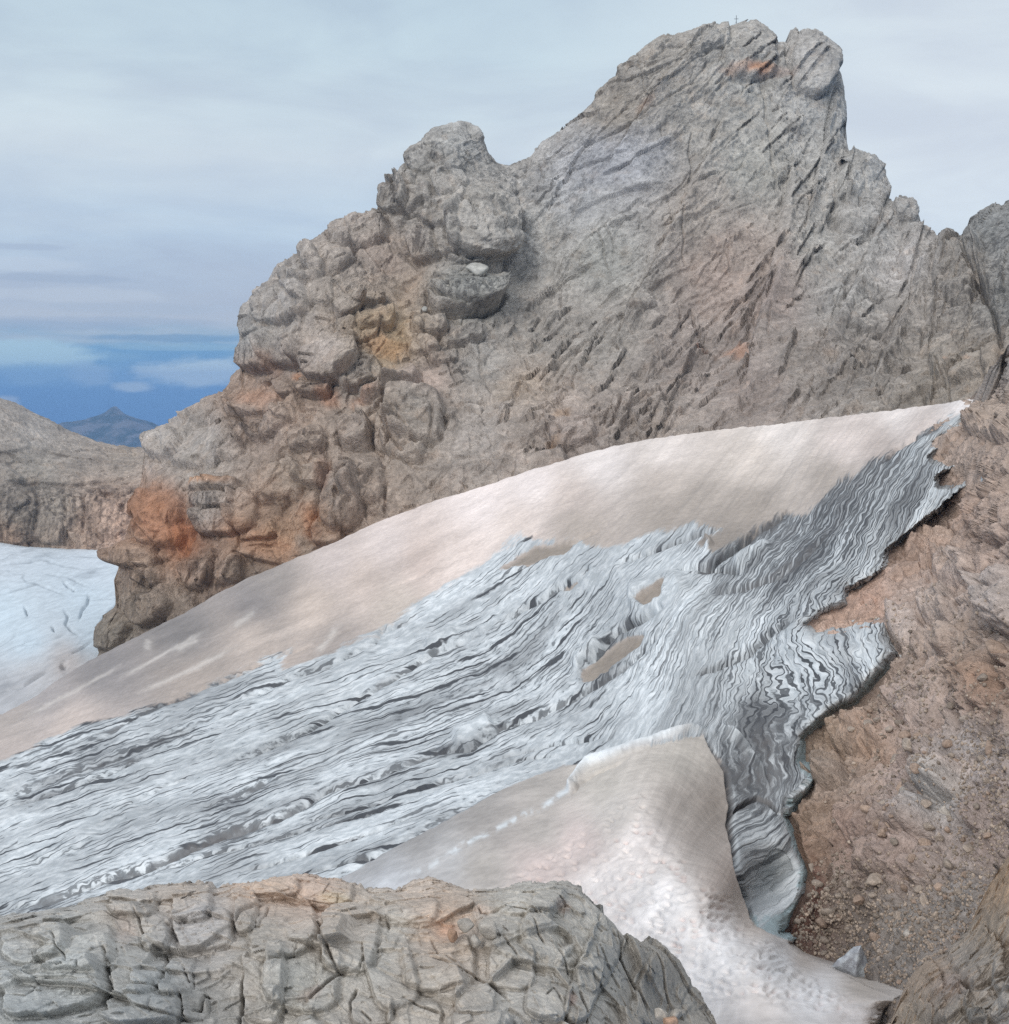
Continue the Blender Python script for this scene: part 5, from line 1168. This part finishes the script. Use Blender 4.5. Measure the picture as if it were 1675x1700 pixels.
def build_outcrop():
    U, V = sheet(-400, 1235, OUT_TOP, lambda u: 0 * u + 1800.0, jit=4.5, seed=22, step=STEP * 0.8)
    D = tps([(-400, 1560, 35), (-400, 1700, 27), (-150, 1535, 36), (0, 1524, 36), (180, 1480, 37.5), (300, 1466, 38), (480, 1454, 38.5), (700, 1466, 38), (930, 1466, 38), (1030, 1550, 37), (1100, 1590, 38.5), (1190, 1700, 38), (0, 1600, 31.5), (200, 1600, 31.5), (400, 1600, 32), (550, 1570, 33), (700, 1570, 33.5), (900, 1570, 33.5), (1000, 1620, 34), (1100, 1680, 37),
             (0, 1700, 28), (200, 1700, 28), (400, 1700, 29.5), (600, 1700, 29.5), (800, 1700, 29.5), (950, 1700, 30.5), (1060, 1700, 33.5), (300, 1800, 26.5), (900, 1800, 28.5), (1200, 1800, 36), (300, 1540, 35), (500, 1490, 37)], inv=True)(U, V)
    D = D + 1.1 * np.exp(-np.clip(V - OUT_TOP(U), 0, None) / 9.0)
    P = pos(U, V, D).astype(f32)
    nb = 7
    P = with_back(P, [(.5, .15), (1.2, .7), (2.2, 1.8), (3.5, 4), (5.5, 8), (8, 14), (11, 22)])
    U, V = pad(U, nb), pad(V, nb)
    N = np.zeros_like(P); N[..., 1] = -0.8; N[..., 2] = 0.6
    wob = (fbm(P, .7, 3, 151), fbm(P, .7, 3, 152))
    h = blocks(P, 2.2, .55, 153, (1.1, 1, 1.1), -12, .08, .03, .07) + blocks(P, .85, .11, 154, (1, 1, 1.1), -15, .08, .06, .08) + blocks(P, .34, .045, 155, (1, 1, 1), 0, .1, .1)
    h += .12 * fbm(P, 1.6, 5, 156, .5) + .025 * fbm(P, .3, 4, 157, .6)
    add_bulges(U, V, h, [(a, b, c, d, e, f * .8, g + .6) for a, b, c, d, e, f, g in OUT_BULGES], wob, .14, .5)
    w2 = (wob[0] * .8, wob[1] * .8)
    add_cracks(U, V, h, [(a, b * .6, c * .7) for a, b, c in OUT_CRACKS], w2, 1.8)
    add_ledges(U, V, h, strokes(90, 25, (0, 1160, 1470, 1700), lambda u, v: float(np.interp(u, [0, 600, 1000], [8, 15, -50])), (16, 70), (.04, .14), (6, 14)) + strokes(70, 26, (0, 1160, 1490, 1700), lambda u, v: float(np.interp(u, [0, 600, 1000], [-70, -60, -65])), (16, 60), (.04, .14), (5, 10)), w2, 1.5)
    tint = OUT_COL(U, V)
    nz = fbm(P, .8, 4, 161)
    tint = tint * (1 + .13 * nz[..., None] * np.array([1, 1.03, 1.08], f32))
    patches(U, V, tint, [(745, 1550, 26, 18, 0, 172, 120, 90, .55), (800, 1512, 20, 14, 0, 158, 130, 112, .5), (520, 1650, 26, 14, 30, 120, 88, 72, .5), (205, 1545, 22, 30, 0, 164, 138, 124, .4), (935, 1505, 14, 10, 0, 166, 134, 116, .5), (950, 1660, 8, 14, 0, 150, 104, 86, .5), (555, 1490, 30, 10, 0, 160, 150, 112, .4)], nz)
    o = mesh_from_grid('rock_outcrop', P + N * h[..., None], {'tint': tint, 'streak': 0 * U + .14}, rock_mat('outcrop_rock', 0.045, bump=.7, contrast=.7, drift=.12, gain=1.5))
    tag(o, 'cracked grey limestone outcrop at the near edge of the snow', 'outcrop', kind='structure')
    # second outcrop at the lower right
    top = curve([(1440, 1790), (1478, 1702), (1495, 1688), (1510, 1650), (1522, 1618), (1545, 1598), (1570, 1585), (1600, 1560), (1622, 1530), (1642, 1500), (1655, 1465), (1668, 1440), (1690, 1410), (1760, 1370), (1860, 1340), (2110, 1300)])
    U, V = sheet(1445, 2100, top, lambda u: 0 * u + 1800.0, jit=3.0, seed=27, step=STEP * .8)
    D = tps([(1480, 1700, 58), (1520, 1620, 58), (1600, 1560, 58), (1650, 1480, 58), (1690, 1410, 58), (1560, 1680, 50), (1620, 1620, 50), (1675, 1550, 51), (1600, 1700, 47), (1675, 1650, 46), (1500, 1790, 50), (1850, 1500, 42), (1700, 1790, 42), (1850, 1350, 52), (2100, 1320, 46), (2100, 1550, 37), (2100, 1790, 35)], inv=True)(U, V)
    D = D + 2.0 * np.exp(-np.clip(V - top(U), 0, None) / 12.0)
    P = pos(U, V, D).astype(f32)
    P = with_back(P, [(.6, .3), (1.5, 1.4), (3, 3.5), (5, 8), (8, 15), (12, 25), (15, 34)])
    U, V = pad(U, nb), pad(V, nb)
    N = np.zeros_like(P); N[..., 1] = -0.75; N[..., 2] = 0.6; N[..., 0] = -.28
    h = blocks(P, 3.2, .4, 171, (1.2, 1, .9), 35, .4, .15) + blocks(P, 1.2, .2, 172, (1.2, 1, .8), 38, .4, .2) + blocks(P, .5, .08, 173, (1.1, 1, .9), 35, .3, .2)
    h += .3 * fbm(P, 2.4, 5, 174, .55) + .07 * fbm(P, .5, 4, 175, .6)
    add_cracks(U, V, h, [([(1590, 1650), (1605, 1660)], 3, .4), ([(1640, 1655), (1675, 1645)], 2.5, .3), ([(1650, 1680), (1675, 1685)], 2.5, .3), ([(1530, 1620), (1600, 1590), (1675, 1560)], 4, .25)], (wob[0][:1, :1] * 0 + fbm(P, .8, 2, 176), fbm(P, .8, 2, 177)))
    wo = (fbm(P, 1.3, 3, 181), fbm(P, 1.3, 3, 182))
    add_bulges(U, V, h, [(1560, 1660, 46, 40, 20, .9, 3), (1620, 1590, 44, 50, 30, .9, 3), (1665, 1520, 30, 50, 20, .8, 3), (1640, 1665, 40, 34, 10, .8, 3), (1535, 1630, 30, 34, 30, .7, 3), (1590, 1700, 50, 24, 0, .7, 3), (1670, 1620, 24, 34, 0, .7, 3), (1520, 1690, 30, 28, 0, .6, 3)], wo, .2, .8)
    add_ledges(U, V, h, strokes(60, 35, (1490, 1690, 1440, 1700), lambda u, v: 38.0, (24, 110), (.12, .45), (8, 20)) + strokes(50, 36, (1490, 1690, 1440, 1700), lambda u, v: -55.0, (16, 60), (.1, .35), (6, 14)), wo)
    tint = np.array([.97, 1.0, 1.06]) * colours([(1500, 1690, 152, 136, 118), (1540, 1620, 156, 136, 116), (1600, 1600, 142, 132, 120), (1640, 1620, 140, 131, 120), (1675, 1480, 156, 132, 108), (1650, 1560, 148, 132, 114), (1600, 1680, 138, 130, 118), (1675, 1680, 142, 134, 124), (1580, 1640, 138, 122, 112)], 1.0)(U, V)
    tint = tint * (1 + .14 * fbm(P, 1.2, 4, 178)[..., None])
    o = mesh_from_grid('rock_outcrop', P + N * h[..., None], {'tint': tint, 'streak': 0 * U + .1}, rock_mat('outcrop_rock_brown', 0.06, bump=.8, contrast=.8, drift=.06, gain=1.35))
    tag(o, 'brownish rock hump beside the scree in the lower corner', 'outcrop', kind='structure')

# ------------------------------------------------------------------ loose stones, ice shard, summit cross
from mathutils import Vector, Matrix, Euler
import bmesh


def stone_mesh(name, seed, mat, sub=4, planes=13, squash=(1.0, 0.85, 0.7)):
    """Angular broken stone: a ball cut by random planes, edges slightly worn, base flattened."""
    r = random.Random(seed)
    bm = bmesh.new()
    bmesh.ops.create_icosphere(bm, subdivisions=sub, radius=1.0)
    pl = []
    for k in range(planes):
        v = Vector((r.gauss(0, 1), r.gauss(0, 1), r.gauss(0, 1))).normalized()
        pl.append((v, r.uniform(0.62, 0.95)))
    for v in bm.verts:
        d = v.co.normalized()
        c = [1.15] + [t / d.dot(n) for n, t in pl if d.dot(n) > 0.15]
        s = sum(x ** -14 for x in c) ** (-1 / 14)
        v.co = d * s
    co = np.array([v.co[:] for v in bm.verts], f32)
    rr = 1 + 0.05 * fbm(co + seed * 3.7, 0.5, 4, seed) + 0.03 * fbm(co + seed, 0.15, 2, seed + 2)
    for v, k in zip(bm.verts, rr):
        v.co = Vector((v.co.x * squash[0], v.co.y * squash[1], v.co.z * squash[2])) * float(k)
    me = bpy.data.meshes.new(name); bm.to_mesh(me); bm.free()
    me.polygons.foreach_set('use_smooth', np.ones(len(me.polygons), bool))
    me.materials.append(mat)
    return me


def build_things(mtn, slope):
    sU, sV, sP, sN = slope
    grey = rock_mat('loose_stone', 0.12, tint=False, base=(*(srgb(150, 138, 127)), 1), bump=.6, gain=1.25)
    brown = rock_mat('loose_brown_stone', 0.12, tint=False, base=(*(srgb(152, 133, 119)), 1), bump=.6, gain=1.2)
    pale = rock_mat('pale_stone', 0.2, tint=False, base=(*(srgb(164, 157, 149)), 1), bump=.6, gain=1.25)
    near = rock_mat('near_stone', 0.02, tint=False, base=(*(srgb(152, 146, 138)), 1), bump=.6, gain=1.25)
    rust = rock_mat('rusty_stone', 0.02, tint=False, base=(*(srgb(158, 130, 110)), 1), bump=.6, gain=1.2)
    var = [stone_mesh('boulder', 200 + k, grey if k % 3 else brown, sub=3) for k in range(9)]
    R = random.Random(5)

    def on(arrU, arrV, arrP, u, v):
        k = np.argmin((arrU - u) ** 2 + (arrV - v) ** 2)
        return Vector(arrP.reshape(-1, 3)[k].tolist())

    def stone(me, at, size, label, group=None, rot=None, sink=.35):
        o = bpy.data.objects.new('boulder', me); COL.objects.link(o)
        o.scale = (size, size, size) if not isinstance(size, tuple) else size
        s = max(o.scale)
        o.location = at - Vector((0, -0.2 * s, s * (0.5 - sink)))* 1.0
        o.location = at + Vector((0, -0.35 * s, s * (0.6 - sink)))
        o.rotation_euler = rot or (R.uniform(-.5, .5), R.uniform(-.5, .5), R.uniform(0, 6.28))
        tag(o, label, 'boulder', group)
        return o

    # stones one can point at
    px = lambda d: d / F
    for (u, v, w, mat, label) in (
            (1662, 1088, 22, brown, 'big rounded brown boulder overhanging a dark hollow, halfway down the right edge'),
            (1457, 1153, 5, pale, 'small pale stone beside the shaded ice edge of the glacier'),
            (1610, 1073, 7, pale, 'pale flat stone on the slope left of the overhanging boulder'),
            (1524, 1258, 17, grey, 'grey slab shaped boulder lying above the pale rock knob on the brown slope'),
            (1537, 1236, 9, brown, 'small round brown boulder just above the grey slab'),
            (1640, 1240, 18, brown, 'broad brown boulder among rubble near the right edge'),
            (1664, 1262, 15, brown, 'rounded boulder touching the right edge below the broad brown one'),
            (1516, 1556, 15, pale, 'pale square block lying in the middle of the scree gully'),
            (1464, 1468, 20, grey, 'large worn grey boulder at the top of the scree'),
            (1340, 1432, 13, grey, 'grey block at the foot of the ice tongue, beside the rusty streak'),
            (1341, 1474, 12, grey, 'flat grey block under the other one beside the rusty streak'),
            (1443, 1500, 13, brown, 'brown boulder left of the centre of the scree, below the large worn one'),
            (1535, 1500, 12, grey, 'grey boulder on the upper right of the scree'),
            (1414, 1560, 11, grey, 'low grey boulder directly above the white ice shard'),
            (1560, 1345, 15, pale, 'pale angular boulder under the rock knob on the slope'),
            (1500, 1318, 14, pale, 'pale cracked boulder left of the rock knob on the slope')):
        p = on(sU, sV, sP, u, v)
        me = stone_mesh('boulder', int(u * 3 + v), mat, sub=4)
        stone(me, p, w * px(p.y), label)
    # the rest of the scree
    placed = []
    n = 0
    while n < 240:
        u = R.uniform(1310, 1668); v = 1060 + 630 * R.random() ** .55
        j = SCREE(np.array([u]), np.array([v]))[0]
        if R.random() > j * 0.9 + 0.03 or SD_GLAC(np.array([u]), np.array([v]))[0] > -12:
            continue
        if v > np.interp(u, [1440, 1490, 1522, 1570, 1622, 1668], [1700, 1685, 1612, 1580, 1526, 1436]):
            continue
        w = 3.6 + 9.5 * R.random() ** 2.2
        if any((u - a) ** 2 + (v - b) ** 2 < (w + c) ** 2 * .6 for a, b, c in placed):
            continue
        placed.append((u, v, w))
        p = on(sU, sV, sP, u, v)
        m_ = var[n % len(var)]
        stone(m_, p, w * px(p.y), 'loose angular grey brown stone among the rubble below the ice edge', 'loose stones in the scree')
        n += 1
    R2 = random.Random(31)
    n = 0
    while n < 34:
        u = R2.uniform(1455, 1668); v = R2.uniform(1205, 1430); w = R2.uniform(6, 14)
        if any((u - a) ** 2 + (v - b) ** 2 < (w + c) ** 2 * .8 for a, b, c in placed):
            continue
        placed.append((u, v, w))
        p = on(sU, sV, sP, u, v)
        stone(stone_mesh('boulder', 700 + n, (grey, brown, brown)[n % 3], sub=3, planes=11), p, w * px(p.y), 'broken grey brown boulder on the slope just above the scree', 'broken boulders above the scree', sink=.2)
        n += 1
    # gravel between them
    base = [stone_mesh('pebble', 300 + k, grey, sub=1, planes=8) for k in range(6)]
    shp = [np.array([v.co[:] for v in b.vertices], f32) for b in base]
    fcs = [np.array([p.vertices[:] for p in b.polygons], np.int32) for b in base]
    vs, fs, off = [], [], 0
    flat = sP.reshape(-1, 3)
    w = np.clip(SCREE(sU, sV), 0.02, 1.0) * ((sU > 1300) & (sU < 1700) & (sV > 1000) & (sV < 1720) & (SD_GLAC(sU, sV) < -6))
    w = w.ravel() ** 1.3; w /= w.sum()
    g = np.random.default_rng(3)
    for i in g.choice(len(flat), 13000, p=w):
        k = g.integers(6); s = (1.3 + 3.6 * g.random() ** 2) * flat[i, 1] / F
        e = np.array(Euler(tuple(g.uniform(0, 6.28, 3))).to_matrix(), f32)
        vs.append(shp[k] @ e.T * s + flat[i] + np.array([0, -.1 * s, .25 * s], f32)); fs.append(fcs[k] + off); off += len(shp[k])
    for b in base:
        bpy.data.meshes.remove(b)
    me = bpy.data.meshes.new('scree')
    vs = np.concatenate(vs); fs = np.concatenate(fs).astype(np.int32)
    me.vertices.add(len(vs)); me.vertices.foreach_set('co', vs.ravel())
    me.loops.add(fs.size); me.loops.foreach_set('vertex_index', fs.ravel())
    me.polygons.add(len(fs)); me.polygons.foreach_set('loop_start', np.arange(0, fs.size, 3, dtype=np.int32))
    me.update(calc_edges=True)
    me.materials.append(rock_mat('gravel', 0.12, tint=False, island=True, base=(*(srgb(142, 129, 117)), 1), bump=.4, gain=1.2))
    o = bpy.data.objects.new('scree', me); COL.objects.link(o)
    tag(o, 'fine grey brown rubble filling the gully below the ice', 'scree', kind='stuff')

    # stones in the cleft of the near outcrop and at its foot
    for (u, v, d, w, mat, label) in ((811, 1540, 33.2, 20, near, 'square grey stone wedged in the cleft of the near outcrop'),
                                     (772, 1536, 33.4, 15, near, 'smaller grey brown stone left of the square one in the cleft'),
                                     (752, 1553, 33.0, 12, rust, 'rusty orange stone in the cleft of the near outcrop'),
                                     (788, 1562, 32.8, 12, near, 'lowest stone in the cleft, below the square grey one'),
                                     (1097, 1684, 34.0, 14, near, 'left stone of the little heap at the foot of the near outcrop'),
                                     (1122, 1684, 34.0, 12, near, 'right stone of the little heap at the foot of the near outcrop'),
                                     (1112, 1697, 33.6, 13, rust, 'rusty stone in front of the little heap by the near outcrop')):
        me = stone_mesh('boulder', int(u * 5 + v), mat, sub=4, squash=(1, .9, .85))
        p = Vector(pos(np.array(float(u)), np.array(float(v)), np.array(d)).tolist())
        o = bpy.data.objects.new('boulder', me); COL.objects.link(o); s = w * d / F
        o.scale = (s, s, s); o.location = p; o.rotation_euler = (R.uniform(-.4, .4), R.uniform(-.4, .4), R.uniform(0, 6))
        tag(o, label, 'boulder')
    # the white block on the ledge of the left tower, and dark stones on the ridges
    mU, mV, mP = mtn
    white = rock_mat('white_block', 0.4, tint=False, base=(*(srgb(158, 156, 150)), 1), bump=.5, gain=1.2)
    for (u, v, w, h, mat, label) in ((785, 456, 14, 10, white, 'pale white block resting on the ledge of the left tower'),
                                     (708, 522, 3.6, 3.6, white, 'small white stone on a ledge below the streaked round tower')):
        p = on(mU, mV, mP, u, v); s = px(p.y)
        me = stone_mesh('boulder', int(u * 7 + v), mat, sub=4, planes=9, squash=(1, 1, 1))
        o = bpy.data.objects.new('boulder', me); COL.objects.link(o)
        o.scale = (w * s * 1.25, w * s, h * s * 1.2); o.location = p + Vector((0, -2.0, 0)); o.rotation_euler = (0, .08, .2)
        tag(o, label, 'boulder')

    # ice shard standing in the gully
    pts = [(1380, 1606), (1391, 1593), (1402, 1586), (1410, 1578), (1418, 1572), (1429, 1570), (1434, 1582), (1440, 1598), (1448, 1617), (1444, 1632), (1424, 1630), (1400, 1618)]
    d0 = float(D_ROCK(np.array([1415.0]), np.array([1618.0]))[0]) - 1.0
    n = 70
    uu = np.linspace(1376, 1452, n); vv = np.linspace(1640, 1566, n)
    U, V = np.meshgrid(uu, vv)
    d, _ = seg_dist(U, V, pts + [pts[0]])
    ins = np.zeros(U.shape, bool)
    q = pts + [pts[0]]
    for k in range(len(pts)):
        (x0, y0), (x1, y1) = q[k], q[k + 1]
        if y0 != y1:
            ins ^= ((y0 > V) != (y1 > V)) & (U < (x1 - x0) * (V - y0) / (y1 - y0) + x0)
    th = np.where(ins, np.minimum(d / 9.0, 1) ** .6, 0) * 0.5
    ridge = 0.5 * np.exp(-(seg_dist(U, V, [(1428, 1572), (1422, 1600), (1418, 1632)])[0] / 7) ** 2)
    vs, fs = [], []
    for sgn in (-1, 1):
        D = d0 + sgn * (th + ridge * (th > 0) * (sgn < 0)) + 0.04 * fbm(np.stack([U / 6, V / 6, 0 * U + sgn], -1), 1.0, 3, 7)
        vs.append(pos(U, V, D).reshape(-1, 3))
    ix = np.arange(n * n).reshape(n, n)
    cell = (ins[:-1, :-1] | ins[1:, 1:] | ins[1:, :-1] | ins[:-1, 1:])
    f1 = np.stack([ix[:-1, :-1], ix[:-1, 1:], ix[1:, 1:], ix[1:, :-1]], -1)[cell]
    P = np.concatenate(vs)
    bm = bmesh.new(); bv = {}
    for f in np.concatenate([f1, f1[:, ::-1] + n * n]):
        vv_ = []
        for i in f:
            key = int(i)
            if key >= n * n and th.ravel()[key - n * n] <= 1e-6:
                key -= n * n
            if key not in bv:
                bv[key] = bm.verts.new(P[key])
            vv_.append(bv[key])
        if len(set(vv_)) == 4:
            try:
                bm.faces.new(vv_)
            except ValueError:
                pass
    me = bpy.data.meshes.new('ice_shard'); bm.to_mesh(me); bm.free()
    me.polygons.foreach_set('use_smooth', np.ones(len(me.polygons), bool))
    m, t = new_mat('shard_ice')
    p = t.n('ShaderNodeTexCoord', out=3)
    nn = t.noise(p, 1.6, 5, .65)
    finish(t, t.mixc(t.step(nn, .35, .65), (.52, .56, .59, 1), (.30, .31, .34, 1)), nn, .5, .1, .5, .4)
    me.materials.append(m)
    o = bpy.data.objects.new('ice_shard', me); COL.objects.link(o)
    tag(o, 'pointed shard of pale ice standing in the scree gully', 'ice shard')

    # summit cross with its two guy wires' stone base
    iron = plain_mat('weathered_iron', (.05, .05, .055), .5, .6)
    k = np.argmin(np.abs(mU[-9] - 1222))
    top = Vector(mP[-9, k].tolist())
    s = px(top.y)
    root = bpy.data.objects.new('summit_cross', None); COL.objects.link(root); root.location = top + Vector((0, 0.3, -0.6))
    tag(root, 'small dark metal cross standing on the highest point of the peak', 'summit cross')

    def bar(name, a, b, w, parent):
        a, b = Vector(a), Vector(b)
        bm = bmesh.new(); bmesh.ops.create_cube(bm, size=1.0)
        L = (b - a).length
        bmesh.ops.scale(bm, vec=(w, w, L), verts=bm.verts)
        bmesh.ops.bevel(bm, geom=list(bm.edges), offset=w * .15, segments=1, affect='EDGES')
        rot = (b - a).to_track_quat('Z', 'Y').to_matrix().to_4x4()
        bmesh.ops.transform(bm, matrix=Matrix.Translation((a + b) / 2) @ rot, verts=bm.verts)
        me = bpy.data.meshes.new(name); bm.to_mesh(me); bm.free(); me.materials.append(iron)
        o = bpy.data.objects.new(name, me); COL.objects.link(o); o.parent = parent
        return o
    H = 17 * s
    bar('post', (0, 0, -1), (0, 0, H), .20, root)
    bar('crossbar', (-3.4 * s, 0, H * .68), (-0.1, 0, H * .68), .17, root)
    bar('crossbar', (0.1, 0, H * .68), (3.4 * s, 0, H * .68), .17, root)
    for sx in (-1, 1):
        bar('stay', (sx * 1.6, .5, -.8), (sx * .06, .1, H * .45), .06, root)
    dark = rock_mat('dark_summit_rock', 0.4, tint=False, base=(*(srgb(120, 118, 114)), 1), gain=1.0)
    for (u, dz, sx, sz, ry, label) in ((1236, .5, 1.9, .55, -.5, 'tilted dark slab of rock beside the summit cross'), (1229, .1, 1.0, .7, 0, 'dark stone between the cross and the tilted slab'), (1256, .3, 1.6, .8, .1, 'dark flat stone on the summit right of the cross')):
        kk = np.argmin(np.abs(mU[-9] - u)); p = Vector(mP[-9, kk].tolist())
        o = bpy.data.objects.new('boulder', stone_mesh('boulder', int(u), dark, sub=3, planes=9)); COL.objects.link(o)
        o.scale = (sx, .9, sz); o.location = p + Vector((0, .2, dz)); o.rotation_euler = (0, ry, .1)
        tag(o, label, 'boulder')

import time
_t = time.time()


def lap(s):
    global _t
    print('LAP', s, round(time.time() - _t, 1)); _t = time.time()


build_sky(); build_far()
MTN = build_mountain(); lap('mountain')
build_glacier(); lap('glacier')
SLOPE = build_slope(); lap('slope')
build_far_ridge(); lap('ridge')
build_outcrop(); lap('outcrop')
build_things(MTN, SLOPE); lap('things')
build_haze()
